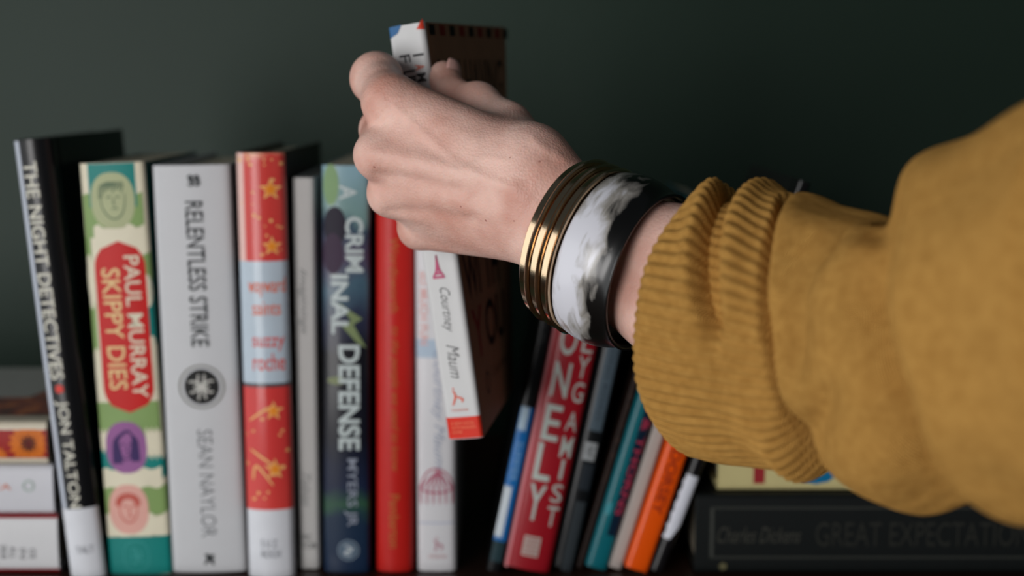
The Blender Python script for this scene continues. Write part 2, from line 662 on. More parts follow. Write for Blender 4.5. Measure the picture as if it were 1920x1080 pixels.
star = [[(-0.15, 0.75), (-0.2, 0.3), (-0.05, 0.05), (-0.12, -0.35), (-0.2, -0.8)], [(0.2, 0.75), (0.15, 0.3), (0.05, 0.05), (0.15, -0.35), (0.25, -0.75)],
        [(-0.75, 0.3), (-0.35, 0.3), (0.0, 0.0), (0.4, -0.3), (0.7, -0.3)], [(-0.7, -0.35), (-0.35, -0.25), (0.0, 0.0), (0.35, 0.3), (0.75, 0.35)],
        [(-0.45, 0.0), (0.45, 0.0)]]
b.strokes(716, 0.515, star, 0.0014, 0.0092, flat(196, 194, 188), name='round_badge', lift=0.0004)
b.text('SEAN NAYLOR', 797, 1002, 0.43, 0.62, flat(112, 114, 118), bold=-0.008)
b.strokes(1046, 0.52, [[(-0.6, 0.8), (-0.2, 0.2), (-0.7, -0.6)], [(0.6, 0.6), (0.0, 0.3), (0.5, -0.7)], [(-0.4, 0.3), (0.5, 0.0)], [(-0.3, 0.7), (0.2, 0.2)]],
          0.0018, 0.0042, ink, name='publisher_emblem')

# --- 4 wayward saints
b = standing('hardcover_book', 'red and white book with orange stars, lettered wayward saints, in clear wrap',
             (440, 285), (534, 285), (467, 1080), (552, 1080), 0.145, flat(44, 30, 28, 0.4, 0.5), yw=-0.006, yaw=0.0, style='hardcover', bulge=0.004)
b.panel(286, 1080, 0.0, 1.0, flat(214, 216, 222, 0.3, 0.9), name='printed_wrap', lift=0.00004)
coral = ramp_mat('coral_print', b.H, [(0, (216, 74, 66)), (0.3, (206, 60, 58)), (0.6, (206, 60, 58)), (0.98, (204, 66, 60)), (1.0, (226, 160, 130))], 0.1, 60, 0.3, 0.9)
b.panel(286, 482, 0.17, 1.0, coral)
b.panel(286, 482, 0.0, 0.17, flat(226, 186, 178, 0.3, 0.8))  # highlight of the clear wrap along the left edge, painted pale pink
b.panel(715, 948, 0.0, 1.0, coral)
b.panel(482, 710, 0.0, 1.0, flat(182, 196, 208, 0.3, 0.8), lift=0.00012)
b.panel(708, 715, 0.0, 1.0, flat(70, 70, 74, 0.3, 0.8), lift=0.00014)
orange = flat(232, 140, 44, 0.4)
yel = flat(236, 186, 120, 0.4)


def star_poly(r0, r1, n, ph=0.0):
    return [((r0 if i % 2 == 0 else r1) * math.cos(math.pi * i / n + ph), (r0 if i % 2 == 0 else r1) * math.sin(math.pi * i / n + ph)) for i in range(2 * n)]


for (py, fr, r) in ((352, 0.72, 0.0062), (455, 0.72, 0.0055), (760, 0.66, 0.0055), (870, 0.66, 0.0060)):
    b.polys(py, fr, [star_poly(1, 0.42, 5, 0.3)], r, yel, name='printed_star', lift=0.00024)
    b.polys(py, fr, [star_poly(0.7, 0.32, 5, 0.3)], r, orange, name='printed_star', lift=0.00032)
for i in range(40):
    fr_ = rng.uniform(0.06, 0.94)
    py = rng.uniform(288, 310) if i < 10 else (rng.uniform(312, 478) if i % 2 else rng.uniform(722, 942))
    b.polys(py, fr_, [star_poly(1, 0.5, 4, rng.uniform(0, 1))], rng.uniform(0.0005, 0.0015), yel, name='printed_spark', lift=0.0002)
b.strokes(870, 0.5, [[(-0.45, 0.55), (-0.1, 0.3), (0.25, 0.05)], [(-0.45, 1.35), (-0.1, 1.6), (0.2, 1.75)], [(-0.4, -0.3), (-0.3, 0.1), (0.15, -0.45)]], 0.0012, 0.02, yel, name='printed_sparks')
txo = flat(226, 104, 62, 0.4)
b.text('wayward', 512, 548, 0.20, 0.96, txo, mode='level', bold=0.004)
b.text('saints', 556, 581, 0.28, 0.86, txo, mode='level', bold=0.004)
b.text('suzzy', 622, 648, 0.26, 0.92, flat(214, 70, 60), mode='level', bold=0.004)
b.text('roche', 652, 684, 0.26, 0.92, flat(214, 70, 60), mode='level', bold=0.004)
b.text('S U Z\nROCH', 1005, 1040, 0.32, 0.72, flat(118, 120, 128), mode='level')

# --- 5 thin white
b = standing('paperback_book', 'thin plain white book with faint grey script, between the star book and A CRIMINAL DEFENSE',
             (546, 333), (590, 333), (560, 1080), (600, 1080), 0.130, flat(192, 190, 188, 0.55, 0.1, 0.03), yw=0.004, yaw=0.0, style='hardcover', bulge=0.0006)
gr = flat(136, 136, 136)
b.text('Imaginings', 497, 620, 0.22, 0.62, gr, shear=0.5, bold=-0.005)
b.text('Tobias', 880, 945, 0.25, 0.62, gr, shear=0.5, bold=-0.005)
b.text('FIC\nTOB', 998, 1026, 0.15, 0.85, flat(96, 96, 98), mode='level')

# --- 6 a criminal defense
b = standing('paperback_book', 'dark blue book with pale sky at the top, lettered A CRIMINAL DEFENSE',
             (601, 310), (694, 310), (609, 1080), (692, 1080), 0.140, black_gloss, yw=-0.002, yaw=0.0, bulge=0.0016)
b.cover.data.materials[0] = ramp_mat('night_sky_print', b.H, [
    (0.0, (22, 40, 66)), (0.13, (26, 44, 66)), (0.17, (46, 82, 62)), (0.22, (24, 34, 60)), (0.34, (16, 18, 30)), (0.55, (14, 14, 22)),
    (0.62, (40, 44, 66)), (0.70, (66, 92, 108)), (0.78, (74, 60, 84)), (0.86, (52, 70, 90)), (0.90, (112, 142, 140)), (1.0, (132, 164, 176))], 0.12, 45)
b.ellipse(420, 0.28, 0.0062, 0.0105, flat(34, 30, 44), name='printed_figure', lift=0.00016)
b.ellipse(470, 0.24, 0.0055, 0.0110, flat(58, 42, 62), name='printed_figure', lift=0.00018)
b.ellipse(345, 0.2, 0.0042, 0.011, flat(126, 156, 112), name='printed_cloud', lift=0.00012)
b.polys(600, 0.62, [[(-0.7, 1.2), (0.6, 0.3), (0.1, 0.0), (0.8, -1.3), (0.3, -1.0), (-0.5, -0.1), (0.0, 0.2)]], 0.010, flat(118, 132, 92), name='printed_flash', lift=0.00018)
b.ellipse(705, 0.30, 0.005, 0.0022, flat(126, 134, 100), name='printed_flash', lift=0.00018)
lt = flat(186, 196, 196, 0.4)
b.text('A', 345, 372, 0.38, 0.74, lt, bold=0.02)
b.text('CRIM', 402, 504, 0.50, 0.88, lt, bold=0.03)
b.text('INAL', 508, 618, 0.20, 0.56, lt, bold=0.03)
b.text('DEFENSE', 638, 836, 0.34, 0.80, lt, bold=0.03)
b.text('MYERS JR', 852, 982, 0.46, 0.74, flat(140, 146, 160, 0.4), bold=0.01)
b.ellipse(1028, 0.54, 0.0058, 0.0058, flat(128, 144, 158), name='publisher_emblem', ring=0.12)
b.ellipse(1028, 0.54, 0.0044, 0.0044, flat(86, 104, 122), name='publisher_emblem')
b.strokes(1028, 0.54, [[(-0.5, 0.6), (0.1, 0.5), (0.1, -0.1), (-0.4, -0.2), (-0.2, -0.6), (0.4, -0.5)], [(0.5, 0.4), (0.4, -0.2)]], 0.0009, 0.0044, flat(206, 212, 214), name='publisher_emblem', lift=0.0004)

# --- 7 red cloth
redc = flat(186, 32, 27, 0.38, 0.15, 0.06)
b = standing('hardcover_book', 'bright red cloth book with small dull gold script down its spine',
             (703, 330), (777, 330), (707, 1073), (773, 1073), 0.138, redc, yw=0.0, yaw=0.0, style='hardcover', bulge=0.0030)
gold = flat(176, 104, 52, 0.4)
b.text('Wordsworth', 442, 578, 0.38, 0.62, gold, bold=-0.005, shear=0.1)
b.text('to the people we used to know', 604, 876, 0.36, 0.64, gold, bold=-0.005, shear=0.3)
b.text('Pemberton', 920, 1022, 0.36, 0.64, gold, bold=0.0)

# --- 8 white book with tent
b = standing('hardcover_book', 'pale white book with faint blue script and a striped tent drawing near its foot',
             (776, 385), (852, 385), (784, 1072), (855, 1072), 0.128, flat(206, 205, 208, 0.45, 0.4, 0.03), yw=0.0, yaw=0.0, style='hardcover', bulge=0.0012)
b.text('SO MUCH FUN', 505, 640, 0.12, 0.32, flat(214, 164, 160), bold=0.02)
b.panel(630, 664, 0.0, 0.60, flat(168, 184, 200))
b.text('Courtney Maum', 650, 872, 0.38, 0.72, flat(150, 158, 178), shear=0.4, bold=-0.006)
pink = flat(172, 92, 112)
tent = [[(-0.5, -0.1), (-0.3, 0.35), (0.0, 0.5), (0.35, 0.3), (0.5, -0.1)]]
for k in range(6):
    u = -0.45 + k * 0.18
    tent.append([(0.05, 0.45), (u * 0.7, 0.1), (u, -0.15), (u, -0.55)])
tent.append([(-0.5, -0.1), (-0.2, -0.2), (0.2, -0.2), (0.5, -0.1)])
b.strokes(905, 0.5, tent, 0.0011, 0.019, pink, name='tent_drawing')
b.panel(975, 978, 0.05, 0.95, flat(170, 176, 196), name='printed_line')
b.strokes(1020, 0.5, [[(-0.3, 0.6), (0.0, 0.2), (-0.2, -0.6)], [(0.0, 0.2), (0.5, 0.0), (0.4, -0.5)], [(-0.1, 0.8), (0.1, 0.7)]], 0.0009, 0.0055, pink, name='publisher_emblem')
b.text('TOUCHSTONE', 1038, 1044, 0.28, 0.74, flat(206, 150, 150), mode='level')

# --- held book, fitted to the photograph's corners
HBS = 0.965
HB_loc = CAM + (np.array([-0.0234, -0.0575, 0.0905]) - CAM) * HBS
HB_rot = (math.radians(1.0), math.radians(-8.1), math.radians(-19.0))
HBW, HBH, HBD = 0.019 * HBS, 0.2085 * HBS, 0.122 * HBS
b = Book('paperback_book', 'white book held up by the hand, brown cover, red band at its foot',
         HBW, HBH, HBD, flat(206, 206, 206, 0.45, 0.2, 0.03), loc=tuple(HB_loc), rot=HB_rot, ytop=44, ybot=816, bulge=0.0004, group=None)
held = b
brown = flat(152, 114, 88, 0.6, 0.0, 0.15)
b.side_quad(1, 0.0025, HBD, 0.0, HBH, brown, name='cover_panel', lift=0.00012)
blk = flat(26, 24, 24)
dred = flat(132, 40, 34)
b.side_text('WI', 1, 0.008, 0.040, 0.066, 0.089, blk, bold=0.02)
b.side_text('TH', 1, 0.050, 0.085, 0.066, 0.089, blk, bold=0.02)
b.side_text('Y', 1, 0.011, 0.036, 0.036, 0.061, dred, bold=0.02)
b.side_text('OU', 1, 0.042, 0.094, 0.036, 0.061, blk, bold=0.02)
b.side_text('O', 1, 0.026, 0.038, 0.015, 0.027, blk, bold=0.0)
b.side_text('Courtney', 1, 0.046, 0.095, 0.019, 0.026, blk, bold=-0.01)
b.side_text('I AM HAVING', 1, 0.012, 0.110, 0.160, 0.184, blk, bold=0.0)
for k in range(9):
    b.side_quad(1, 0.006 + k * 0.0135, 0.013 + k * 0.0135, HBH - 0.006, HBH - 0.001, dred if k % 2 else blk, name='cover_stripe', lift=0.0003, n=1)
ink2 = flat(52, 52, 54)
b.text('I', 99, 103, 0.60, 0.90, ink2, bold=0.02)
b.text('F', 97, 112, 0.22, 0.52, ink2, bold=0.0)
b.text('A', 118, 128, 0.62, 0.88, flat(206, 92, 62), bold=0.02)
b.text('UN', 126, 158, 0.22, 0.60, ink2, bold=0.03)
b.text('M', 134, 150, 0.62, 0.88, ink2, bold=0.03)
b.polys(56, 0.22, [[(-1, 0.8), (-1, -0.6), (0.2, -0.1), (0.9, 0.9)]], 0.0038, flat(60, 104, 150), name='printed_corner')
b.polys(48, 0.93, [[(-1.0, -0.8), (0.4, 1.1), (0.5, -1.0)]], 0.0024, flat(206, 66, 46), name='printed_corner')
b.strokes(488, 0.42, [[(0, 0.9), (0.02, 0.2), (0.12, -0.3), (0.45, -0.8)], [(0, 0.9), (-0.02, 0.2), (-0.12, -0.3), (-0.45, -0.8)], [(-0.15, -0.2), (0.15, -0.2)], [(-0.3, -0.55), (0.3, -0.55)], [(-0.5, -0.85), (0.5, -0.85)]],
          0.0014, 0.0062, flat(186, 84, 118), name='tower_drawing')
b.text('Courtney', 528, 612, 0.30, 0.66, ink2, shear=0.45, bold=-0.012)
b.text('Maum', 636, 700, 0.34, 0.68, ink2, shear=0.45, bold=-0.012)
orr = flat(222, 96, 70)
b.strokes(738, 0.42, [[(-0.3, 0.8), (-0.1, 0.2), (-0.5, -0.7)], [(-0.1, 0.2), (0.6, -0.1), (0.5, -0.4)], [(-0.3, 1.0), (-0.15, 0.95)]], 0.0010, 0.0050, orr, name='publisher_emblem')
b.text('TOUCHSTONE', 758, 763, 0.22, 0.70, flat(228, 150, 134), mode='level')
b.panel(774, 815, 0.0, 1.0, flat(214, 52, 34, 0.45), name='red_band', wav=0.0)
b.text('A NEW NOVEL\nWITH READERS\nGUIDE', 783, 805, 0.15, 0.85, flat(232, 130, 96), mode='level')

# the soft book twists a little in the grip: its lower fore edge swings left
for ch in held.root.children:
    bm = bmesh.new()
    bm.from_mesh(ch.data)
    for no, L_, n_ in (((0, 0, 1), HBH, 14), ((0, 1, 0), HBD, 8)):
        for k in range(1, n_):
            co_ = tuple(c * L_ * k / n_ for c in no)
            bmesh.ops.bisect_plane(bm, geom=bm.verts[:] + bm.edges[:] + bm.faces[:], dist=1e-7, plane_co=co_, plane_no=no)
    bm.to_mesh(ch.data)
    bm.free()
    for v_ in ch.data.vertices:
        v_.co.x -= 0.025 * max(0.0, v_.co.y / HBD) * (1 - v_.co.z / HBH)

# --- leaning group on the right
b = standing('paperback_book', 'thin black book with blue and white lower spine, leaning on the left of LONELY POLYGAMIST',
             (1060, 360), (1087, 360), (912, 1064), (941, 1066), 0.140, flat(16, 17, 19, 0.4, 0.4), yw=-0.002, yaw=0.0, bulge=0.0008)
b.panel(757, 1012, 0.06, 1.0, flat(18, 100, 168, 0.4, 0.4))
b.panel(757, 800, 0.12, 0.66, flat(178, 200, 216), name='white_patch', lift=0.0002, wav=0.001)
b.panel(908, 1004, 0.06, 0.58, flat(196, 204, 210), name='white_patch', lift=0.0002, wav=0.001)
b.panel(1012, 1052, 0.1, 0.9, flat(34, 56, 62), name='spine_panel')
b.text('SUMMER', 822, 896, 0.30, 0.72, flat(120, 160, 196))
b.text('STORIES', 420, 640, 0.34, 0.66, flat(60, 62, 64))

b = standing('hardcover_book', 'thick red book leaning right with big pale lettering LONELY POLYGAMIST',
             (1089, 345), (1183, 345), (943, 1066), (1028, 1070), 0.158, flat(146, 20, 32, 0.4, 0.4, 0.05), yw=-0.004, yaw=0.0, style='hardcover', bulge=0.002)
cr_ = flat(170, 178, 172, 0.4)
for ch, (ya, yb) in zip('LONELY', [(445, 507), (598, 660), (673, 738), (753, 820), (826, 896), (904, 972)]):
    if ch == 'L' and ya < 500:
        ya, yb = 520, 582
    b.text(ch, ya, yb, 0.20, 0.56, cr_, mode='level', bold=0.012)
for ch, (ya, yb) in zip('POLYGAMIST', [(468, 510), (520, 560), (611, 649), (656, 696), (704, 742), (760, 796), (806, 846), (850, 888), (897, 932), (940, 978)]):
    w_ = 0.07 if ch == 'I' else 0.24
    b.text(ch, ya, yb, 0.79 - w_ / 2, 0.79 + w_ / 2, cr_, mode='level', bold=0.004)
b.panel(1002, 1040, 0.30, 0.66, flat(176, 168, 160), name='publisher_emblem')
for k in range(4):
    b.panel(1006 + k * 9, 1009 + k * 9, 0.33, 0.63, flat(150, 60, 62), name='publisher_emblem', lift=0.0003)
b.panel(345, 1070, 0.0, 0.07, flat(196, 120, 124, 0.3, 0.5), name='painted_edge_sheen')  # pinkish highlight on the left spine edge, put in as colour

b = standing('hardcover_book', 'black book leaning right with a grey stripe panel, directly right of LONELY POLYGAMIST',
             (1190, 350), (1235, 350), (1032, 1068), (1076, 1070), 0.150, flat(18, 20, 22, 0.35, 0.5), yw=0.002, yaw=0.0, style='hardcover', bulge=0.0015)
gy = flat(76, 90, 100, 0.4)
b.panel(560, 800, 0.30, 0.86, gy)
b.panel(822, 856, 0.30, 0.82, flat(150, 154, 156, 0.4))
b.panel(862, 912, 0.40, 0.90, flat(38, 44, 50, 0.4))
b.panel(934, 1068, 0.42, 0.88, flat(50, 56, 60, 0.4))
b.text('THE LONG ROAD', 580, 780, 0.45, 0.70, flat(56, 66, 76))
b.text('FIC', 830, 848, 0.45, 0.72, flat(70, 72, 74), mode='level')

b = standing('paperback_book', 'thin dark brown book leaning right, between the black and the teal books',
             (1272, 420), (1286, 420), (1080, 1066), (1092, 1066), 0.135, flat(34, 22, 18, 0.5), yw=0.004, yaw=0.0, bulge=0.0003)
b.text('NOTES', 700, 900, 0.25, 0.75, flat(60, 42, 34))

b = standing('paperback_book', 'teal and navy book leaning right with pink lettering',
             (1300, 380), (1345, 380), (1094, 1060), (1137, 1062), 0.140, flat(14, 96, 106, 0.3, 0.6), yw=0.0, yaw=0.0, bulge=0.0008)
b.panel(380, 1000, 0.50, 1.0, flat(16, 34, 52, 0.3, 0.6))
pk = flat(168, 52, 76)
b.text('ROSES & THORNS', 660, 960, 0.58, 0.92, pk, bold=0.01)
b.ellipse(952, 0.25, 0.0014, 0.0040, flat(60, 140, 150), name='spine_emblem')

b = standing('paperback_book', 'thin pale grey book leaning right, against the orange book',
             (1350, 400), (1376, 400), (1138, 1060), (1164, 1062), 0.132, flat(176, 166, 160, 0.5, 0.1, 0.04), yw=0.002, yaw=0.0, bulge=0.0003)
b.text('poems', 520, 620, 0.3, 0.7, flat(120, 116, 114))

b = standing('paperback_book', 'bright orange book leaning right with dark red lettering',
             (1388, 390), (1438, 390), (1166, 1056), (1212, 1060), 0.135, flat(226, 82, 10, 0.3, 0.5, 0.05), yw=-0.004, yaw=0.0, bulge=0.0006)
b.text('DORSEY', 838, 960, 0.30, 0.74, flat(150, 42, 16), bold=0.02)
b.text('THE BAKER', 560, 800, 0.30, 0.74, flat(150, 42, 16), bold=0.02)

b = standing('hardcover_book', 'black book leaning right at the end of the row, torn white label on its spine',
             (1492, 340), (1520, 340), (1216, 1066), (1243, 1070), 0.150, flat(20, 18, 20, 0.3, 0.7), yw=-0.004, yaw=0.0, style='hardcover', bulge=0.0012)
za, zb = b.z(886), b.z(1008)
pts, fc = [], []
nn = 16
for i in range(nn + 1):
    t_ = i / nn
    z_ = za + (zb - za) * t_
    l_ = b.x(0.04) + 0.0004 * math.sin(i * 2.3)
    pts += [(l_, z_ - 0.003 * (1 - t_) * 0), (0, z_ - 0.0), (b.x(0.97), z_ + 0.010 * t_)]
for i in range(nn):
    a = 3 * i
    fc += [(a, a + 3, a + 4, a + 1), (a + 1, a + 4, a + 5, a + 2)]
b.put('torn_paper_label', pts, fc, flat(206, 208, 218, 0.5), 0.0003)
b.panel(520, 700, 0.2, 0.8, flat(70, 30, 30, 0.4))

# the leaning books rest against one another: close any overlap between neighbours
def edges_at(bk, z):
    c, s_ = math.cos(bk.lean), math.sin(bk.lean)
    P4 = [(bk.root.location.x + x * c + zz * s_, bk.root.location.z - x * s_ + zz * c) for x, zz in
          ((-bk.W / 2, 0), (bk.W / 2, 0), (bk.W / 2, bk.H), (-bk.W / 2, bk.H))]
    hit = []
    for i in range(4):
        (xa, za_), (xb, zb_) = P4[i], P4[(i + 1) % 4]
        if (za_ - z) * (zb_ - z) <= 0 and za_ != zb_:
            hit.append(xa + (xb - xa) * (z - za_) / (zb_ - za_))
    return (min(hit), max(hit)) if len(hit) > 1 else None


lean_row = ALL[-8:]
for a_bk, b_bk in zip(lean_row, lean_row[1:]):
    need = 0
    for z_ in np.linspace(0.0006, 0.24, 160):
        ea, eb = edges_at(a_bk, z_), edges_at(b_bk, z_)
        if ea and eb:
            need = max(need, ea[1] + 0.0005 - eb[0])
    b_bk.root.location.x += need
    print('moved', round(need * 3400, 1), 'px', b_bk.root['label'][:40])

# --- horizontal stacks: a book lying on its side
def lying(name, label, x_left, z0, T, H, D, mat, yw, group, spine_right_end=None, style='hardcover', bulge=0.001, yaw=0.0):
    # local z -> world +x, local x -> world -z (thickness), spine facing -y
    M = Matrix(((0, 0, 1), (0, 1, 0), (-1, 0, 0)))
    e = (Matrix.Rotation(yaw, 3, 'Z') @ M).to_euler()
    bk = Book(name, label, T, H, D, mat, style=style, bulge=bulge, loc=(x_left, yw, z0 + T / 2), rot=tuple(e), ytop=0, ybot=1, group=group)
    return bk


def lie_text(bk, body, a0, a1, t0, t1, mat, bold=0.0, shear=0.0, turned=False, name='spine_lettering', lift=0.0003):
    """a0..a1 metres from the left end, t0..t1 fractions up the thickness"""
    V, Fc = text_mesh(body, bold, shear)
    pts = []
    for u, w_ in V:
        if turned:
            u, w_ = w_, 1 - u
            u = u
        pts.append((bk.W * (0.5 - (t0 + (t1 - t0) * w_)), a0 + (a1 - a0) * u))
    return bk.put(name, pts, Fc, mat, lift)


def lie_panel(bk, a0, a1, t0, t1, mat, name='spine_panel', lift=0.00012):
    n = 10
    pts, fc = [], []
    for i in range(n + 1):
        x = bk.W * (0.5 - (t0 + (t1 - t0) * i / n))
        pts += [(x, a0), (x, a1)]
    for i in range(n):
        fc.append((2 * i, 2 * i + 1, 2 * i + 3, 2 * i + 2))
    return bk.put(name, pts, fc, mat, lift)


GR = 'books lying flat at the right'
zt = P(1400, 928, -0.005)[2]
xl = P(1304, 1000, -0.005)[0]
bk = lying('hardcover_book', 'big black book lying flat, faint lettering GREAT EXPECTATIONS, lowest at the right', xl, 0.0004, zt - 0.0004, 0.245, 0.165,
           flat(22, 25, 25, 0.45, 0.2), -0.004, GR, yaw=0.0)
fg = flat(42, 43, 39, 0.5)
lie_text(bk, 'Charles Dickens', 0.012, 0.058, 0.40, 0.60, flat(60, 60, 54), shear=0.4)
lie_text(bk, 'GREAT EXPECTATIONS', 0.066, 0.190, 0.36, 0.66, fg)
for t_ in (0.20, 0.82):
    lie_panel(bk, 0.008, 0.235, t_, t_ + 0.03, flat(50, 52, 48), name='printed_line')
lie_panel(bk, 0.008, 0.010, 0.2, 0.84, flat(60, 62, 58), name='printed_line')
bk.put('spine_emblem', [(bk.W * (0.5 - 0.10) + 0.0022 * math.cos(k * 0.5236), 0.0155 + 0.0022 * math.sin(k * 0.5236)) for k in range(12)], [tuple(range(12))], flat(96, 92, 66), 0.0003)
z1 = zt + 0.0004
t2 = 0.032
xl2 = P(1347, 900, 0.0)[0]
bk = lying('hardcover_book', 'cream book with red and blue letters lying flat on the black book, under the sleeve', xl2, z1, t2, 0.215, 0.150,
           flat(196, 184, 132, 0.5, 0.1), 0.002, GR, yaw=0.0)
lie_text(bk, 'T', 0.012, 0.033, 0.13, 0.80, flat(150, 44, 48), bold=0.05)
lie_text(bk, 'O', 0.041, 0.067, 0.12, 0.82, flat(14, 106, 150), bold=0.05)
lie_text(bk, 'DAY', 0.080, 0.150, 0.13, 0.80, flat(150, 44, 48), bold=0.05)

GL = 'books lying flat at the left'
def left_stack(name, label, y_top, y_bot, x_right, H, D, mat, yw, **kw):
    zb_, zt_ = P(60, y_bot, yw)[2], P(60, y_top, yw)[2]
    xr = P(x_right, (y_top + y_bot) / 2, yw)[0]
    return lying(name, label, xr - H, max(zb_, 0.0004), zt_ - max(zb_, 0.0004) - 0.0003, H, D, mat, yw, GL, **kw)


whit = flat(206, 206, 208, 0.5, 0.1, 0.03)
bk = left_stack('hardcover_book', 'white book with dark red edges lying lowest in the left stack', 966, 1085, 110, 0.235, 0.155, whit, -0.002)
R = bk.H
darkred = flat(150, 30, 38, 0.45)
lie_panel(bk, 0.0, R, 0.955, 1.0, darkred, name='red_stripe')
lie_panel(bk, 0.0, R, 0.0, 0.075, darkred, name='red_stripe')
for k, wd in enumerate(('GRUB', 'ALL', 'IN', 'OS')):
    a = R - 0.0319 + k * 0.0053
    lie_text(bk, wd, a, a + 0.0034, 0.26, 0.50 - 0.03 * (4 - len(wd)), flat(92, 92, 96), turned=True)
bk = left_stack('hardcover_book', 'plain white book with small orange lettering in the left stack, second from below', 872, 965, 101, 0.230, 0.150, flat(200, 200, 206, 0.5, 0.1, 0.03), -0.002)
R = bk.H
lie_panel(bk, 0.0, R, 0.0, 0.05, darkred, name='red_stripe')
lie_text(bk, 'AMERICA', R - 0.060, R - 0.023, 0.52, 0.64, flat(206, 110, 76))
bk.put('publisher_emblem', [(bk.W * (0.5 - 0.6) + r_ * math.cos(k * 0.3142), R - 0.0135 + r_ * math.sin(k * 0.3142)) for r_ in (0.0032, 0.0024) for k in range(20)],
       [(k, (k + 1) % 20, (k + 1) % 20 + 20, k + 20) for k in range(20)], flat(150, 170, 158), 0.0003)
bk = left_stack('hardcover_book', 'red book with orange flowers lying on top of the left stack', 790, 871, 89, 0.225, 0.150, flat(206, 196, 176, 0.45, 0.3), -0.002)
R = bk.H
lie_panel(bk, 0.0, R, 0.16, 0.82, flat(150, 30, 26, 0.45), name='spine_panel')


def flower(cx, cz, r, n, ph=0):
    out = []
    for k in range(n):
        a = 2 * math.pi * k / n + ph
        ca, sa = math.cos(a), math.sin(a)
        out.append([(cx + r * (ca * q - sa * w_), cz + r * (sa * q + ca * w_)) for q, w_ in ((0.15, -0.06), (0.7, -0.17), (1.0, 0.0), (0.7, 0.17), (0.15, 0.06))])
    return out


def put_polys(bk, polys, mat, name, lift):
    pts, fc = [], []
    for pl in polys:
        fc.append(tuple(range(len(pts), len(pts) + len(pl))))
        pts += pl
    return bk.put(name, pts, fc, mat, lift)


orn = flat(206, 108, 26, 0.45)
clampW = bk.W * 0.33


def clampp(pl):
    return [(max(-clampW, min(clampW, x)), min(R - 0.0005, z)) for x, z in pl]


fl = [clampp(p) for p in flower(0.0, R - 0.010, 0.0115, 16) + flower(bk.W * 0.34, R - 0.028, 0.007, 12) + flower(bk.W * 0.3, R - 0.055, 0.008, 12) + flower(-0.004, R - 0.080, 0.010, 16)]
put_polys(bk, fl, orn, 'printed_flower', 0.00026)
put_polys(bk, [clampp(p) for p in flower(0.0, R - 0.010, 0.005, 10)], flat(66, 20, 18), 'printed_flower', 0.00034)


def floral_cover():
    m, nt, bs = new_mat('autumn_floral_print')
    tc = N(nt, 'ShaderNodeTexCoord')
    nz = N(nt, 'ShaderNodeTexNoise')
    nz.inputs['Scale'].default_value = 45
    nz.inputs['Detail'].default_value = 3
    cr = N(nt, 'ShaderNodeValToRGB')
    el = cr.color_ramp.elements
    el[0].position, el[0].color = 0.42, srgb(96, 26, 16)
    el[1].position, el[1].color = 0.60, srgb(226, 122, 40)
    e = el.new(0.52)
    e.color = srgb(160, 48, 26)
    nt.links.new(tc.outputs['Object'], nz.inputs['Vector'])
    nt.links.new(nz.outputs[0], cr.inputs[0])
    nt.links.new(cr.outputs[0], bs.inputs['Base Color'])
    bs.inputs['Roughness'].default_value = 0.3
    bs.inputs['Coat Weight'].default_value = 0.5
    return m


xx = -(bk.W / 2 + 0.00015)
link_mesh('cover_print', [(xx, 0.014, 0.002), (xx, 0.014, R - 0.001), (xx, 0.149, R - 0.001), (xx, 0.149, 0.002)], [(0, 1, 2, 3)], floral_cover(), bk.root)
link_mesh('pale_cover_corner', [(xx - 0.0002, 0.055, 0.002), (xx - 0.0002, 0.060, R - 0.030), (xx - 0.0002, 0.149, R - 0.012), (xx - 0.0002, 0.149, 0.002)], [(0, 1, 2, 3)],
          flat(176, 176, 170, 0.4), bk.root)

# ------------------------------------------------------------------ distance-field modelling of the hand
def surface_nets(Fg, org, h):
    """quads around the zero set of a sampled distance field"""
    nx, ny, nz = Fg.shape
    inside = Fg < 0
    cx, cy, cz = nx - 1, ny - 1, nz - 1
    acc = np.zeros((cx, cy, cz, 3), np.float32)
    cnt = np.zeros((cx, cy, cz), np.float32)
    for ax in range(3):
        oth = [a for a in range(3) if a != ax]
        for o1 in (0, 1):
            for o2 in (0, 1):
                s0 = [None] * 3
                s0[ax] = slice(0, [cx, cy, cz][ax])
                s0[oth[0]] = slice(o1, o1 + [cx, cy, cz][oth[0]])
                s0[oth[1]] = slice(o2, o2 + [cx, cy, cz][oth[1]])
                s1 = list(s0)
                s1[ax] = slice(1, 1 + [cx, cy, cz][ax])
                a_, b_ = Fg[tuple(s0)], Fg[tuple(s1)]
                idx = np.nonzero((a_ < 0) != (b_ < 0))
                va, vb = a_[idx], b_[idx]
                t_ = va / (va - vb)
                off = np.zeros((len(t_), 3), np.float32)
                off[:, ax] = t_
                off[:, oth[0]] = o1
                off[:, oth[1]] = o2
                acc[idx] += off
                cnt[idx] += 1
    cells = np.argwhere(cnt > 0)
    idmap = -np.ones((cx, cy, cz), np.int64)
    idmap[tuple(cells.T)] = np.arange(len(cells))
    pos = cells + acc[tuple(cells.T)] / cnt[tuple(cells.T)][:, None]
    verts = pos * h + org
    quads = []
    for ax in range(3):
        oth = [(ax + 1) % 3, (ax + 2) % 3]
        s0 = [slice(1, -1)] * 3
        s0[ax] = slice(0, -1)
        s1 = [slice(1, -1)] * 3
        s1[ax] = slice(1, None)
        a_, b_ = inside[tuple(s0)], inside[tuple(s1)]
        for flip in (False, True):
            idx = np.argwhere((a_ & ~b_) if not flip else (~a_ & b_))
            if not len(idx):
                continue
            base = idx + 1
            base[:, ax] -= 1
            c = []
            for d1, d2 in ((1, 1), (0, 1), (0, 0), (1, 0)):
                q = base.copy()
                q[:, oth[0]] -= d1
                q[:, oth[1]] -= d2
                c.append(idmap[tuple(q.T)])
            q = np.stack(c, 1)
            quads.append(q[:, ::-1] if flip else q)
    return verts, np.concatenate(quads)


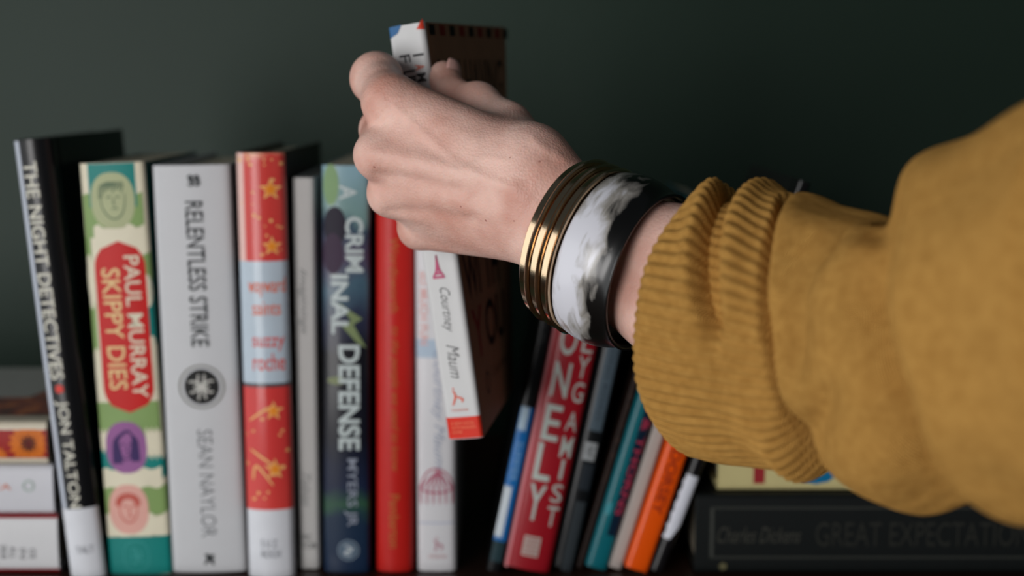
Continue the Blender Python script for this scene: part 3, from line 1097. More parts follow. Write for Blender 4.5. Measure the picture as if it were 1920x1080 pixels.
def smin(a, b_, k):
    hh = np.clip(0.5 + 0.5 * (b_ - a) / k, 0, 1)
    return b_ + (a - b_) * hh - k * hh * (1 - hh)


class Field:
    def __init__(self, lo, hi, h):
        self.lo, self.h = np.array(lo), h
        self.n = np.ceil((np.array(hi) - self.lo) / h).astype(int) + 1
        self.ax = [(self.lo[i] + np.arange(self.n[i]) * h).astype(np.float32) for i in range(3)]
        self.g = np.full(tuple(self.n), 0.05, np.float32)

    def window(self, pts, pad):
        pts = np.array(pts)
        a = np.clip(((pts.min(0) - pad - self.lo) / self.h).astype(int), 0, self.n)
        b_ = np.clip(((pts.max(0) + pad - self.lo) / self.h).astype(int) + 1, 0, self.n)
        return tuple(slice(int(a[i]), int(b_[i])) for i in range(3))

    def coords(self, sl):
        return np.meshgrid(self.ax[0][sl[0]], self.ax[1][sl[1]], self.ax[2][sl[2]], indexing='ij')

    def cone(self, g, a, b_, ra, rb, k, flat=None):
        """blend a round cone into grid g; flat = (direction, factor) squashes it"""
        a, b_ = np.array(a, float), np.array(b_, float)
        sl = self.window([a, b_], max(ra, rb) + max(k, 0.002) + 0.004)
        X, Y, Z = self.coords(sl)
        dv = b_ - a
        L2 = float(dv @ dv) + 1e-12
        px_, py_, pz_ = X - a[0], Y - a[1], Z - a[2]
        t_ = np.clip((px_ * dv[0] + py_ * dv[1] + pz_ * dv[2]) / L2, 0, 1)
        qx, qy, qz = px_ - t_ * dv[0], py_ - t_ * dv[1], pz_ - t_ * dv[2]
        if flat is not None:
            fd, ff = flat
            al = qx * fd[0] + qy * fd[1] + qz * fd[2]
            qx, qy, qz = qx + al * fd[0] * (ff - 1), qy + al * fd[1] * (ff - 1), qz + al * fd[2] * (ff - 1)
        d = np.sqrt(qx * qx + qy * qy + qz * qz) - (ra + (rb - ra) * t_)
        g[sl] = smin(g[sl], d.astype(np.float32), k) if k > 0 else np.minimum(g[sl], d)

    def new(self):
        return np.full(tuple(self.n), 0.05, np.float32)


# forearm axis through the bracelets
A0 = P(1062, 449, -0.158)
A1 = P(1215, 508, -0.180)
AX = (A1 - A0) / np.linalg.norm(A1 - A0)
VIEW = (A0 - CAM) / np.linalg.norm(A0 - CAM)


def frame(axis):
    u = UP - axis * float(UP @ axis)
    u /= np.linalg.norm(u)
    w_ = np.cross(axis, u)
    if w_ @ (CAM - A0) < 0:
        w_ = -w_
    return u, w_


U0, W0 = frame(AX)
h_ = 0.0010
lo = np.array([-0.092, -0.262, 0.135])
hi = np.array([0.125, -0.015, 0.345])
Fd = Field(lo, hi, h_)
palm = Fd.new()
back = np.array(P(850, 320, -0.13) - CAM)
back /= np.linalg.norm(back)
BK = -back                                    # out of the back of the hand
K_idx, K_mid, K_rng, K_pnk = P(733, 193, -0.122), P(711, 291, -0.129), P(733, 363, -0.119), P(787, 427, -0.104)
C_idx, C_mid, C_rng, C_pnk = P(985, 318, -0.150), P(995, 355, -0.156), P(985, 400, -0.152), P(965, 437, -0.143)
WR = P(1046, 410, -0.158)
for K_, C_, ra, rb in ((K_idx, C_idx, 0.0122, 0.0155), (K_mid, C_mid, 0.0108, 0.0160), (K_rng, C_rng, 0.0103, 0.0150), (K_pnk, C_pnk, 0.0100, 0.0122)):
    Fd.cone(palm, K_, C_, ra, rb, 0.009)
# web of the palm on the book side, filling the space between the metacarpals
inn = back * 0.008
for a_, b_, ra, rb in ((K_idx + inn, C_idx + inn, 0.010, 0.014), (K_mid + inn, C_mid + inn, 0.009, 0.014), (K_rng + inn, C_rng + inn, 0.009, 0.014)):
    Fd.cone(palm, a_ * 0.86 + b_ * 0.14, b_, ra, rb, 0.008)
for Ka, Kb, Ca, Cb, ra in ((K_idx, K_mid, C_idx, C_mid, 0.0108), (K_mid, K_rng, C_mid, C_rng, 0.0088), (K_rng, K_pnk, C_rng, C_pnk, 0.0080)):
    Fd.cone(palm, (Ka + Kb) / 2 * 0.84 + (Ca + Cb) / 2 * 0.16, (Ca + Cb) / 2, ra, 0.0148, 0.006)
# wrist and forearm
for s_ in (-1, 1):
    wv = U0 * 0.0085 * s_
    Fd.cone(palm, (C_idx + C_mid) / 2 + wv * 0.9, WR + wv, 0.0155, 0.0158, 0.010)
ARM_OFF = U0 * 0.0035
arm_pts = [WR, A0 + AX * 0.006 + ARM_OFF, A0 + AX * 0.040 + ARM_OFF * 0.3, A1 + AX * 0.012, A1 + AX * 0.075]
arm_r = [0.0160, 0.0168, 0.0190, 0.0225, 0.0240]
for i in range(len(arm_pts) - 1):
    for s_ in (-1, 1):
        Fd.cone(palm, arm_pts[i] + U0 * 0.0085 * s_, arm_pts[i + 1] + U0 * 0.0085 * s_, arm_r[i], arm_r[i + 1], 0.004)
# thumb base (thenar) on the upper far side
T_cmc, T_mcp, T_ip, T_tip = P(990, 305, -0.142), P(950, 240, -0.116), P(896, 197, -0.101), P(832, 144, -0.079)
Fd.cone(palm, T_cmc, T_mcp, 0.0140, 0.0120, 0.010)
Fd.cone(palm, T_cmc + back * 0.006, K_idx * 0.30 + T_mcp * 0.70 + back * 0.010, 0.0115, 0.0075, 0.008)
# tendons and knuckle bones
for K_, C_, hgt in ((K_idx, C_idx, 0.0010), (K_mid, C_mid, 0.0014), (K_rng, C_rng, 0.0012), (K_pnk, C_pnk, 0.0008)):
    k0, k1 = K_ + BK * 0.0085, K_ * 0.35 + C_ * 0.65 + BK * 0.0125
    Fd.cone(palm, k0, k1, 0.0028 + hgt, 0.0018 + hgt, 0.0045)
for K_, r_ in ((K_idx, 0.0088), (K_mid, 0.0086), (K_rng, 0.0080), (K_pnk, 0.0074)):
    Fd.cone(palm, K_ + BK * 0.0040, K_ + BK * 0.0042 + AX * 0.001, r_, r_, 0.0040)
# ulna head at the wrist
Fd.cone(palm, P(1030, 452, -0.175), P(1040, 455, -0.176), 0.0070, 0.0070, 0.010)


def chain(pts, rad, k=0.003):
    g = Fd.new()
    for i in range(len(pts) - 1):
        Fd.cone(g, pts[i], pts[i + 1], rad[i], rad[i + 1], k)
    for i in range(1, len(pts) - 1):                       # joints a little fuller than the shafts
        Fd.cone(g, pts[i], pts[i] + 1e-4, rad[i] * 1.05, rad[i] * 1.05, 0.003)
    return g


fingers = [
    chain([K_idx, P(706, 147, -0.094), P(716, 146, -0.072), P(732, 156, -0.052)], [0.0120, 0.0112, 0.0098, 0.0078]),
    chain([K_mid, P(716, 243, -0.090), P(722, 240, -0.062), P(752, 245, -0.040)], [0.0106, 0.0096, 0.0082, 0.0072]),
    chain([K_rng, P(735, 318, -0.084), P(742, 312, -0.058), P(768, 315, -0.038)], [0.0100, 0.0090, 0.0078, 0.0068]),
    chain([K_pnk, P(766, 385, -0.080), P(768, 378, -0.060), P(790, 382, -0.044)], [0.0094, 0.0080, 0.0068, 0.0060]),
]
thumb = chain([T_mcp, T_ip, P(848, 184, -0.090), T_tip], [0.0112, 0.0096, 0.0084, 0.0076], 0.004)
g = palm
g = smin(g, fingers[0], 0.005)
for fg_ in fingers[1:]:
    g = smin(g, fg_, 0.0035)
g = smin(g, thumb, 0.0028)
# flesh gives way where it presses on the held book
RM = np.array(Matrix.Rotation(HB_rot[2], 3, 'Z') @ Matrix.Rotation(HB_rot[1], 3, 'Y') @ Matrix.Rotation(HB_rot[0], 3, 'X'))
X, Y, Z = np.meshgrid(*Fd.ax, indexing='ij')
rx, ry, rz = X - HB_loc[0], Y - HB_loc[1], Z - HB_loc[2]
lx = rx * RM[0, 0] + ry * RM[1, 0] + rz * RM[2, 0]
ly = rx * RM[0, 1] + ry * RM[1, 1] + rz * RM[2, 1]
lz = rx * RM[0, 2] + ry * RM[1, 2] + rz * RM[2, 2]
m_ = 0.0008
lx = lx + 0.025 * np.maximum(ly / HBD, 0) * (1 - lz / HBH)
qx = np.abs(lx) - HBW / 2 - m_
qy = np.abs(ly - HBD / 2 + 0.0004) - HBD / 2 - m_ - 0.0004
qz = np.abs(lz - HBH / 2) - HBH / 2 - m_
box = np.sqrt(np.maximum(qx, 0) ** 2 + np.maximum(qy, 0) ** 2 + np.maximum(qz, 0) ** 2) + np.minimum(np.maximum(qx, np.maximum(qy, qz)), 0)
g = np.maximum(g, -box).astype(np.float32)
del X, Y, Z, rx, ry, rz, lx, ly, lz, qx, qy, qz, box
g[0], g[-1] = 0.01, 0.01
g[:, 0], g[:, -1] = 0.01, 0.01
g[:, :, 0], g[:, :, -1] = 0.01, 0.01
hv, hq = surface_nets(g, lo, h_)
# relax the lattice steps
nv = len(hv)
ed = np.concatenate([hq[:, [0, 1]], hq[:, [1, 2]], hq[:, [2, 3]], hq[:, [3, 0]]])
deg = np.bincount(ed[:, 0], minlength=nv) + np.bincount(ed[:, 1], minlength=nv)
for it in range(6):
    acc = np.zeros_like(hv)
    for c in range(3):
        acc[:, c] = np.bincount(ed[:, 0], hv[ed[:, 1], c], nv) + np.bincount(ed[:, 1], hv[ed[:, 0], c], nv)
    hv = hv * 0.45 + acc / deg[:, None] * 0.55

# tendons, veins and the hollows between the knuckles on the back of the hand
fn = np.cross(hv[hq[:, 2]] - hv[hq[:, 0]], hv[hq[:, 3]] - hv[hq[:, 1]])
vn = np.zeros_like(hv)
for c in range(3):
    for k in range(4):
        vn[:, c] += np.bincount(hq[:, k], fn[:, c], nv)
vn /= np.linalg.norm(vn, axis=1)[:, None] + 1e-12
toc = CAM - hv
toc /= np.linalg.norm(toc, axis=1)[:, None]
if (vn * (hv - hv.mean(0))).sum() < 0:
    vn = -vn
facing = np.clip(((vn * toc).sum(1) - 0.15) / 0.4, 0, 1)
rel = hv - CAM
hp = np.stack([960 + FPX * rel[:, 0] / (rel @ FW), 540 - FPX * (rel @ UP) / (rel @ FW)], 1)
RELIEF = [([(745, 205), (790, 245), (840, 290), (905, 330), (965, 352)], 0.00055, 9),
          ([(705, 288), (790, 300), (900, 335), (980, 372)], 0.00045, 13),
          ([(722, 236), (800, 272), (868, 306)], -0.00060, 15),
          ([(706, 330), (770, 336), (860, 358)], -0.00095, 12),
          ([(728, 398), (790, 396), (880, 412)], -0.00085, 12),
          ([(740, 362), (840, 378), (940, 402)], 0.00040, 12),
          ([(698, 236), (716, 212), (742, 190)], -0.00030, 3.5),
          ([(706, 246), (726, 220), (750, 200)], -0.00022, 3),
          ([(872, 318), (905, 296), (940, 300)], 0.00030, 7),
          ([(850, 300), (842, 345), (870, 400)], 0.00028, 7),
          ([(980, 330), (1000, 300), (1030, 290)], -0.00060, 14),
          ([(1000, 262), (1030, 285), (1060, 300)], 0.00050, 9)]
dsum = np.zeros(nv)
for ln, amp, wd in RELIEF:
    ln = np.array(smooth_line([tuple(map(float, q)) for q in ln]))
    best = np.full(nv, 1e9)
    for k in range(len(ln) - 1):
        a_, b_ = ln[k], ln[k + 1]
        ab = b_ - a_
        t_ = np.clip(((hp - a_) @ ab) / (ab @ ab), 0, 1)
        best = np.minimum(best, np.linalg.norm(hp - a_ - t_[:, None] * ab, axis=1))
    dsum += amp * np.exp(-(best / wd) ** 2)
hv = hv + vn * (dsum * facing)[:, None]

person_loc = np.array(P(2100, 650, -0.36))
person = empty('person', 'person in a mustard sweater reaching in from the right to pull out a book', 'person', tuple(person_loc))


def skin_mat():
    m, nt, b_ = new_mat('skin')
    tc = N(nt, 'ShaderNodeTexCoord')
    geo = N(nt, 'ShaderNodeNewGeometry')
    nz = N(nt, 'ShaderNodeTexNoise')
    nz.inputs['Scale'].default_value = 38
    nz.inputs['Detail'].default_value = 4
    nt.links.new(tc.outputs['Object'], nz.inputs['Vector'])
    cr = N(nt, 'ShaderNodeValToRGB')
    el = cr.color_ramp.elements
    el[0].position, el[0].color = 0.34, srgb(206, 152, 136)
    el[1].position, el[1].color = 0.66, srgb(232, 192, 178)
    nt.links.new(nz.outputs[0], cr.inputs[0])
    last = cr.outputs[0]
    marks = [(P(697, 319, -0.14), 0.0006), (P(1015, 296, -0.17), 0.0006), (P(857, 392, -0.15), 0.0005), (P(903, 417, -0.15), 0.0006),
             (P(958, 419, -0.16), 0.0004), (P(951, 288, -0.16), 0.0004)]
    # small freckles: fixed spots on the skin
    hvn = hv
    for pt, r_ in marks:
        d = np.linalg.norm(np.cross(hvn - CAM, (pt - CAM) / np.linalg.norm(pt - CAM)), axis=1)
        near = np.nonzero(d < 0.002)[0]
        q = hvn[near[np.argmin(hvn[near, 1])]] - person_loc
        ds = N(nt, 'ShaderNodeVectorMath', operation='DISTANCE')
        ds.inputs[1].default_value = tuple(q)
        nt.links.new(tc.outputs['Object'], ds.inputs[0])
        ls = N(nt, 'ShaderNodeMapRange')
        ls.inputs['From Min'].default_value = r_ * 0.4
        ls.inputs['From Max'].default_value = r_ * 1.3
        ls.inputs['To Min'].default_value = 0.6
        ls.inputs['To Max'].default_value = 0.0
        nt.links.new(ds.outputs['Value'], ls.inputs['Value'])
        mx = N(nt, 'ShaderNodeMix', data_type='RGBA')
        mx.inputs[7].default_value = srgb(130, 52, 42)
        nt.links.new(ls.outputs[0], mx.inputs[0])
        nt.links.new(last, mx.inputs[6])
        last = mx.outputs[2]
    nt.links.new(last, b_.inputs['Base Color'])
    vo = N(nt, 'ShaderNodeTexVoronoi')
    vo.inputs['Scale'].default_value = 900
    nt.links.new(tc.outputs['Object'], vo.inputs['Vector'])
    n3 = N(nt, 'ShaderNodeTexNoise')
    n3.inputs['Scale'].default_value = 160
    nt.links.new(tc.outputs['Object'], n3.inputs['Vector'])
    bp = N(nt, 'ShaderNodeBump')
    bp.inputs['Strength'].default_value = 0.35
    bp.inputs['Distance'].default_value = 0.0004
    bp2 = N(nt, 'ShaderNodeBump')
    bp2.inputs['Strength'].default_value = 0.3
    bp2.inputs['Distance'].default_value = 0.0012
    nt.links.new(vo.outputs[0], bp.inputs['Height'])
    nt.links.new(n3.outputs[0], bp2.inputs['Height'])
    nt.links.new(bp2.outputs[0], bp.inputs['Normal'])
    nt.links.new(bp.outputs[0], b_.inputs['Normal'])
    b_.inputs['Subsurface Weight'].default_value = 0.25
    b_.inputs['Subsurface Radius'].default_value = (1.0, 0.35, 0.2)
    b_.inputs['Subsurface Scale'].default_value = 0.004
    b_.inputs['Roughness'].default_value = 0.5
    b_.inputs['Specular IOR Level'].default_value = 0.4
    return m


body = link_mesh('hand_and_forearm', hv - person_loc, hq, skin_mat(), person, smooth=True)

# thumb nail, lying on the end of the thumb
nail_n = (CAM - T_tip) / np.linalg.norm(CAM - T_tip) * 0.62 + UP * 0.30 + np.array([0.78, 0, 0])
nail_n /= np.linalg.norm(nail_n)
ta = (T_tip - P(848, 184, -0.090)) / np.linalg.norm(T_tip - P(848, 184, -0.090))
ta = ta - nail_n * (ta @ nail_n)
ta /= np.linalg.norm(ta)
tb = np.cross(nail_n, ta)
V, Fc = [], []
for j in range(9):
    for i in range(9):
        u, w_ = i / 4 - 1, j / 4 - 1
        ww = w_ * 0.0052 * (1 - 0.25 * max(0, u) ** 3)
        p_ = T_tip + ta * (0.0012 + u * 0.0058 * (1 - 0.12 * w_ * w_)) + tb * ww + nail_n * (0.0081 - ww * ww / 0.016 - 0.0009 * u * u)
        V.append(p_ - person_loc)
for j in range(8):
    for i in range(8):
        a = j * 9 + i
        Fc.append((a, a + 1, a + 10, a + 9))
nm = flat(214, 168, 158, 0.25, 0.5)
nail = link_mesh('thumbnail', V, Fc, nm, person, smooth=True)
sd = nail.modifiers.new('thick', 'SOLIDIFY')
sd.thickness = 0.0006

# ------------------------------------------------------------------ bracelets
def ring_mesh(center, axis, prof, n=160, up=None):
    """prof: (s along axis, radius) closed outline"""
    u, w_ = frame(axis)
    V, Fc, UV = [], [], []
    m = len(prof)
    for i in range(n):
        a = 2 * math.pi * i / n
        dr = w_ * math.cos(a) + u * math.sin(a)
        for s_, r_ in prof:
            V.append(center + axis * s_ + dr * r_)
    for i in range(n):
        j = (i + 1) % n
        for k in range(m):
            l_ = (k + 1) % m
            Fc.append((i * m + k, i * m + l_, j * m + l_, j * m + k))
    return V, Fc


def gold_mat():
    m, nt, b_ = new_mat('polished_gold')
    nz, mx = tint_noise(nt, b_, srgb(226, 196, 162), 500, 0.04)
    b_.inputs['Metallic'].default_value = 1
    b_.inputs['Roughness'].default_value = 0.14
    bp = N(nt, 'ShaderNodeBump')
    bp.inputs['Strength'].default_value = 0.04
    bp.inputs['Distance'].default_value = 0.0005
    n2 = N(nt, 'ShaderNodeTexNoise')
    n2.inputs['Scale'].default_value = 110
    nt.links.new(n2.outputs[0], bp.inputs['Height'])
    nt.links.new(bp.outputs[0], b_.inputs['Normal'])
    return m


GOLD = gold_mat()
for k, lab in enumerate(('gold bangle nearest the knuckles, leftmost of the three worn beside the black and white cuff',
                         'gold bangle in the middle of the three worn on the wrist',
                         'gold bangle of the three worn touching the black and white cuff')):
    c = A0 + AX * (0.0003 + k * 0.0056) + U0 * (0.0004 - 0.0004 * k)
    R0 = 0.0338 + 0.0002 * k
    prof = [(0.0, R0 - 0.0012), (0.0, R0 + 0.0006), (0.0004, R0 + 0.0010), (0.0032, R0 + 0.0013), (0.0036, R0 + 0.0022),
            (0.0043, R0 + 0.0027), (0.0050, R0 + 0.0022), (0.0053, R0 + 0.0012), (0.0053, R0 - 0.0008), (0.0048, R0 - 0.0013)]
    V, Fc = ring_mesh(c, AX, prof)
    o = link_mesh('gold_bangle', V, Fc, GOLD, smooth=True)
    o['label'] = lab
    o['category'] = 'bracelet'
    o['group'] = 'gold bangles on the wrist'
    # origin at its centre
    o.data.transform(Matrix.Translation(-Vector(c)))
    o.location = c
    md = o.modifiers.new('edges', 'EDGE_SPLIT')
    md.split_angle = 0.6


def resin_mat():
    m, nt, b_ = new_mat('black_and_white_resin')
    uv = N(nt, 'ShaderNodeUVMap')
    sep = N(nt, 'ShaderNodeSeparateXYZ')
    nt.links.new(uv.outputs[0], sep.inputs[0])
    mp = N(nt, 'ShaderNodeMapping')
    mp.inputs['Scale'].default_value = (7, 2.2, 1)
    mp.inputs['Rotation'].default_value = (0, 0, 0.35)
    nt.links.new(uv.outputs[0], mp.inputs[0])
    nz = N(nt, 'ShaderNodeTexNoise')
    nz.inputs['Scale'].default_value = 2.2
    nz.inputs['Detail'].default_value = 8
    nz.inputs['Distortion'].default_value = 0.6
    nt.links.new(mp.outputs[0], nz.inputs['Vector'])
    # distance from the patch centre in (angle, length)
    def lin(src, c, s_):
        q = N(nt, 'ShaderNodeMath', operation='SUBTRACT')
        q.inputs[1].default_value = c
        nt.links.new(src, q.inputs[0])
        d = N(nt, 'ShaderNodeMath', operation='DIVIDE')
        d.inputs[1].default_value = s_
        nt.links.new(q.outputs[0], d.inputs[0])
        w2 = N(nt, 'ShaderNodeMath', operation='POWER')
        w2.inputs[1].default_value = 2
        ab = N(nt, 'ShaderNodeMath', operation='ABSOLUTE')
        nt.links.new(d.outputs[0], ab.inputs[0])
        nt.links.new(ab.outputs[0], w2.inputs[0])
        return w2.outputs[0]
    du = lin(sep.outputs[0], 0.485, 0.225)
    dv = lin(sep.outputs[1], 0.16, 0.58)
    ad = N(nt, 'ShaderNodeMath', operation='ADD')
    nt.links.new(du, ad.inputs[0])
    nt.links.new(dv, ad.inputs[1])
    nn_ = N(nt, 'ShaderNodeMath', operation='MULTIPLY_ADD')
    nn_.inputs[1].default_value = 2.6
    nt.links.new(nz.outputs[0], nn_.inputs[0])
    nt.links.new(ad.outputs[0], nn_.inputs[2])
    cr = N(nt, 'ShaderNodeValToRGB')
    el = cr.color_ramp.elements
    el[0].position, el[0].color = 0.60, srgb(214, 214, 222)
    el[1].position, el[1].color = 1.0, srgb(10, 9, 9)
    e = el.new(0.80)
    e.color = srgb(150, 146, 140)
    sc = N(nt, 'ShaderNodeMath', operation='DIVIDE')
    sc.inputs[1].default_value = 2.6
    nt.links.new(nn_.outputs[0], sc.inputs[0])
    nt.links.new(sc.outputs[0], cr.inputs[0])
    nt.links.new(cr.outputs[0], b_.inputs['Base Color'])
    b_.inputs['Roughness'].default_value = 0.30
    b_.inputs['Coat Weight'].default_value = 0.1
    b_.inputs['Coat Roughness'].default_value = 0.05
    return m


cl0, cl1 = 0.0180, 0.0420
cc = A0 + U0 * (-0.0004)
outer = []
nseg = 16
for i in range(nseg + 1):
    t_ = i / nseg
    s_ = cl0 + (cl1 - cl0) * t_
    outer.append((s_, 0.0348 + 0.0026 * math.sin(math.pi * min(1, t_ * 1.0 + 0.10)) - 0.0010 * t_, t_))
prof = [(s_, r_) for s_, r_, _ in outer] + [(cl1 + 0.0008, 0.0340), (cl1 + 0.0004, 0.0322), (cl1 - 0.002, 0.0314), (cl0 + 0.002, 0.0314), (cl0 - 0.0004, 0.0322), (cl0 - 0.0008, 0.0340)]
n = 160
V, Fc = ring_mesh(cc, AX, prof, n)
o = link_mesh('resin_cuff', V, Fc, resin_mat(), smooth=True)
m = len(prof)
uvl = o.data.uv_layers.new(name='UVMap')
vs = [t_ for _, _, t_ in outer] + [1.02, 1.05, 1.1, 1.4, 1.4, 1.3]
co = []
for i in range(n):
    for k in range(m):
        l_ = (k + 1) % m
        u0, u1 = i / n, (i + 1) / n
        # angle 0 faces the camera: shift so that it sits in the middle of the map
        u0s, u1s = (u0 + 0.5) % 1.0, (u0 + 0.5) % 1.0 + 1 / n
        co += [u0s, vs[k], u0s, vs[l_], u1s, vs[l_], u1s, vs[k]]
uvl.data.foreach_set('uv', co)
o.data.transform(Matrix.Translation(-Vector(cc)))
o.location = cc
o['label'] = 'wide glossy black cuff bracelet with a streaky white patch, next to the sweater sleeve'
o['category'] = 'bracelet'

# ------------------------------------------------------------------ sweater sleeve
def knit_mat():
    m, nt, b_ = new_mat('mustard_knit')
    uv = N(nt, 'ShaderNodeUVMap')
    tc = N(nt, 'ShaderNodeTexCoord')
    nz = N(nt, 'ShaderNodeTexNoise')
    nz.inputs['Scale'].default_value = 260
    nz.inputs['Detail'].default_value = 5
    nt.links.new(tc.outputs['Object'], nz.inputs['Vector'])
    mx = N(nt, 'ShaderNodeMix', data_type='RGBA')
    mx.inputs[6].default_value = srgb(164, 114, 50)
    mx.inputs[7].default_value = srgb(222, 170, 92)
    nt.links.new(nz.outputs[0], mx.inputs[0])
    nt.links.new(mx.outputs[2], b_.inputs['Base Color'])
    w1 = N(nt, 'ShaderNodeTexWave', wave_type='BANDS', bands_direction='X')
    w1.inputs['Scale'].default_value = 48
    w1.inputs['Distortion'].default_value = 1.2
    w2 = N(nt, 'ShaderNodeTexWave', wave_type='BANDS', bands_direction='Y')
    w2.inputs['Scale'].default_value = 44
    w2.inputs['Distortion'].default_value = 1.5
    nt.links.new(uv.outputs[0], w1.inputs['Vector'])
    nt.links.new(uv.outputs[0], w2.inputs['Vector'])
    ad = N(nt, 'ShaderNodeMath', operation='ADD')
    nt.links.new(w1.outputs[1], ad.inputs[0])
    nt.links.new(w2.outputs[1], ad.inputs[1])
    a2 = N(nt, 'ShaderNodeMath', operation='MULTIPLY_ADD')
    a2.inputs[1].default_value = 1.6
    nt.links.new(nz.outputs[0], a2.inputs[0])
    nt.links.new(ad.outputs[0], a2.inputs[2])
    bp = N(nt, 'ShaderNodeBump')
    bp.inputs['Strength'].default_value = 0.7
    bp.inputs['Distance'].default_value = 0.0008
    nt.links.new(a2.outputs[0], bp.inputs['Height'])
    nt.links.new(bp.outputs[0], b_.inputs['Normal'])
    b_.inputs['Roughness'].default_value = 0.95
    b_.inputs['Specular IOR Level'].default_value = 0.1
    b_.inputs['Sheen Weight'].default_value = 0.25
    b_.inputs['Sheen Roughness'].default_value = 0.5
    b_.inputs['Sheen Tint'].default_value = srgb(230, 180, 100)
    return m


#        px    py    yw      ru      rw
STN = [(1316, 598, -0.205, 0.0530, 0.0485),
       (1396, 610, -0.218, 0.0540, 0.0500),
       (1480, 622, -0.232, 0.0515, 0.0480),
       (1560, 640, -0.246, 0.0490, 0.0450),
       (1660, 666, -0.262, 0.0490, 0.0450),
       (1760, 655, -0.282, 0.0560, 0.0500),
       (1880, 618, -0.304, 0.0605, 0.0550),
       (2020, 590, -0.330, 0.0660, 0.0600),
       (2200, 560, -0.360, 0.0700, 0.0620)]
C_ = np.array([P(a, b_, c) for a, b_, c, _, _ in STN])
seg = np.r_[0, np.cumsum(np.linalg.norm(np.diff(C_, axis=0), axis=1))]
LT = seg[-1]


def cubic(xq, xs_, ys_):
    """smooth interpolation (Catmull-Rom) of rows"""
    ys_ = np.asarray(ys_, float)
    mt = np.gradient(ys_, xs_, axis=0)
    i = np.clip(np.searchsorted(xs_, xq) - 1, 0, len(xs_) - 2)
    hh = xs_[i + 1] - xs_[i]
    t_ = (xq - xs_[i]) / hh
    sh = (slice(None),) + (None,) * (ys_.ndim - 1)
    t_, hh = t_[sh], hh[sh]
    return ((2 * t_ ** 3 - 3 * t_ ** 2 + 1) * ys_[i] + (t_ ** 3 - 2 * t_ ** 2 + t_) * hh * mt[i] + (-2 * t_ ** 3 + 3 * t_ ** 2) * ys_[i + 1] + (t_ ** 3 - t_ ** 2) * hh * mt[i + 1])


NS, NT = 420, 640
sv = np.linspace(0, LT, NS)
cen = cubic(sv, seg, C_)
ruv = cubic(sv, seg, np.array([[q[3], q[4]] for q in STN]))
tan = np.gradient(cen, sv, axis=0)
tan /= np.linalg.norm(tan, axis=1)[:, None]
Uf = UP[None] - tan * (tan @ UP)[:, None]
Uf /= np.linalg.norm(Uf, axis=1)[:, None]
Wf = np.cross(tan, Uf)
if Wf[0] @ (CAM - C_[0]) < 0:
    Wf = -Wf
th = np.linspace(-math.pi, math.pi, NT, endpoint=False)
TH, SV = np.meshgrid(th, sv)
deg_ = np.degrees(TH)                          # 0 faces the camera, +90 up
S_SEAM = seg[3] - 0.012


def gauss(x, w_):
    return np.exp(-(x / w_) ** 2)


disp = np.zeros_like(TH)


def sg(k):
    return float(np.interp(k, np.arange(len(seg)), seg))


def around(angles, stations):
    return np.interp(deg_, [-180] + angles + [180], [sg((stations[0] + stations[-1]) / 2)] + [sg(k) for k in stations] + [sg((stations[0] + stations[-1]) / 2)])


seam_s = around([-80, -30, 15, 60, 85], [3.7, 3.35, 2.95, 2.2, 1.75])
k0 = np.ones(31) / 31
seam_s = np.array([np.convolve(np.r_[r_[-15:], r_, r_[:15]], k0, 'valid') for r_ in seam_s])
past = SV - seam_s
ribmask = 1 / (1 + np.exp(past / 0.0010))
ribph = 66 * TH + 5 * np.sin(2 * TH + 0.5) + 50 * SV
disp += 0.00060 * np.cos(ribph) * ribmask
disp += 0.00010 * np.cos(150 * TH) * (1 - ribmask)
# seam where the ribbed cuff is sewn to the plain knit
disp += -0.0065 * gauss(past, 0.0014) + 0.0012 * gauss(past - 0.005, 0.004) - 0.0010 * gauss(past + 0.006, 0.006)
# long fold from the top of the cuff down to its middle
fold_c = np.interp(deg_, [-10, 5, 45, 90, 130], [sg(2.1), sg(1.95), sg(1.25), sg(0.5), sg(0.3)])
fold_m = 1 / (1 + np.exp(-(deg_ - 6) / 5)) * (1 / (1 + np.exp((deg_ - 125) / 12)))
disp += fold_m * (-0.0170 * gauss(SV - fold_c, 0.0042) + 0.0035 * gauss(SV - fold_c - 0.010, 0.006) + 0.0036 * gauss(SV - fold_c + 0.008, 0.006))
# tucked pocket under the cuff beside the plain knit
bot_m = gauss(deg_ + 68, 30)
disp += bot_m * (-0.018 * gauss(past - 0.0020, 0.0052) + 0.0055 * gauss(past + 0.010, 0.008) + 0.0040 * gauss(past - 0.020, 0.010))
# broad folds towards the elbow
val_c = np.interp(deg_, [-180, -80, -20, 40, 88, 180], [sg(5), sg(5.3), sg(5.9), sg(5.7), sg(4.5), sg(5)])
val_m = np.interp(deg_, [-180, -90, -50, 10, 60, 90, 130, 180], [0, 0.3, 1, 1.0, 0.5, 0.7, 0, 0])
disp += val_m * (-0.0185 * gauss(SV - val_c, 0.014) + 0.0050 * gauss(SV - val_c - 0.024, 0.014))
disp += -0.0050 * gauss(deg_ + 30 - (SV - sg(4)) * 900, 10) * gauss(SV - sg(4.3), 0.020)
disp += -0.0030 * gauss(deg_ - 52 + (SV - sg(4)) * 500, 9) * gauss(SV - sg(4.0), 0.016)
disp += 0.0010 * np.sin(5 * TH + 60 * SV) * np.sin(90 * SV + 2 * TH)
disp += 0.0007 * np.sin(9 * TH - 45 * SV + 1.0) * (1 - ribmask)
# rounded rolled rim at the opening
rim = np.clip(1 - SV / 0.006, 0, 1)
disp -= 0.0035 * rim ** 2
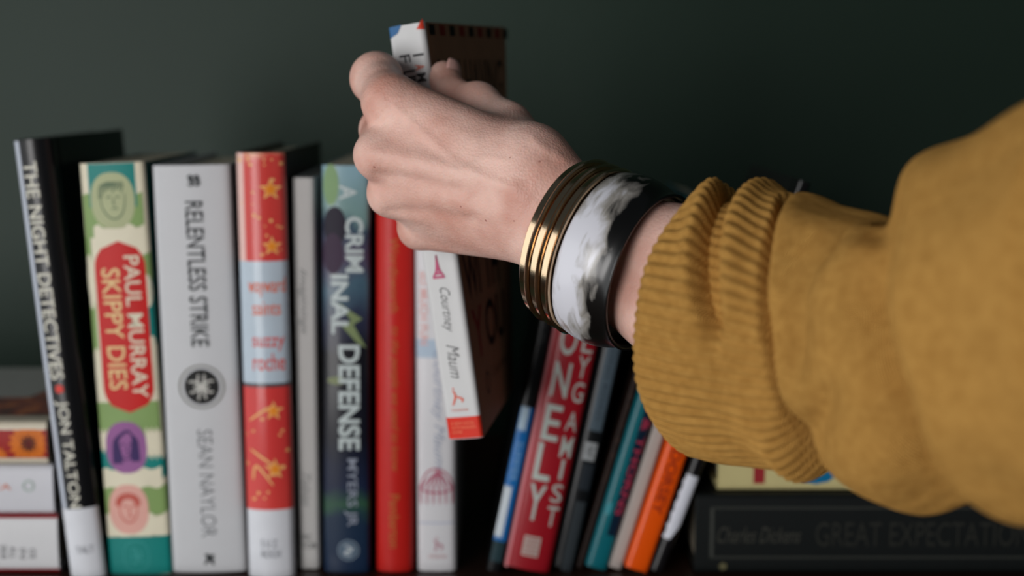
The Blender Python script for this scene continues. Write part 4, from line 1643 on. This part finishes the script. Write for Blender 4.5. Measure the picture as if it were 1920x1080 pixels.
# the lower half of a hanging sleeve sags
ru_ = ruv[:, 0][:, None] + disp
rw_ = ruv[:, 1][:, None] + disp
sq = 0.0
PT = cen[:, None, :] + (ru_ * np.sin(TH))[:, :, None] * Uf[:, None, :] + (rw_ * np.cos(TH))[:, :, None] * Wf[:, None, :]
# inside of the opening
NI = 26
inner = []
for i in range(1, NI + 1):
    t_ = i / NI
    s_ = min(0.045 * t_ ** 1.3, 0.05)
    k = int(round(s_ / LT * (NS - 1)))
    sh_ = 0.0035 + 0.0035 * min(1, i / 4)
    a_ = np.minimum(ruv[k, 0] - sh_ + 0.0005 * np.cos(ribph[0]), 1)
    b_ = np.minimum(ruv[k, 1] - sh_ + 0.0005 * np.cos(ribph[0]), 1)
    cpt = cubic(np.array([s_]), seg, C_)[0]
    inner.append(cpt[None] + (a_ * np.sin(th))[:, None] * Uf[k][None] + (b_ * np.cos(th))[:, None] * Wf[k][None])
rings = np.concatenate([np.array(inner)[::-1], PT])
nr = len(rings)
idx = np.arange(nr * NT).reshape(nr, NT)
q = np.stack([idx[:-1], np.roll(idx, -1, 1)[:-1], np.roll(idx, -1, 1)[1:], idx[1:]], -1).reshape(-1, 4)
flipped = np.cross(rings[NI + 50, 1] - rings[NI + 50, 0], rings[NI + 51, 0] - rings[NI + 50, 0]) @ (rings[NI + 50, 0] - cen[50]) < 0
if flipped:
    q = q[:, ::-1]
faces = [tuple(r_) for r_ in q.tolist()]
faces.append(tuple(idx[-1].tolist()) if not flipped else tuple(idx[-1].tolist()[::-1]))
sleeve = link_mesh('sweater_sleeve', rings.reshape(-1, 3) - person_loc, faces, knit_mat(), person, smooth=True)
sleeve['label'] = 'mustard yellow knitted sleeve with a ribbed cuff'
uvl = sleeve.data.uv_layers.new(name='UVMap')
li = np.empty(len(sleeve.data.loops), np.int64)
sleeve.data.loops.foreach_get('vertex_index', li)
ring_i, th_i = li // NT, li % NT
uvs = np.stack([th_i / NT * 1.0 * 3.0, ring_i / nr * 3.0 * 0.75], 1).astype(np.float32)
uvl.data.foreach_set('uv', uvs.ravel())
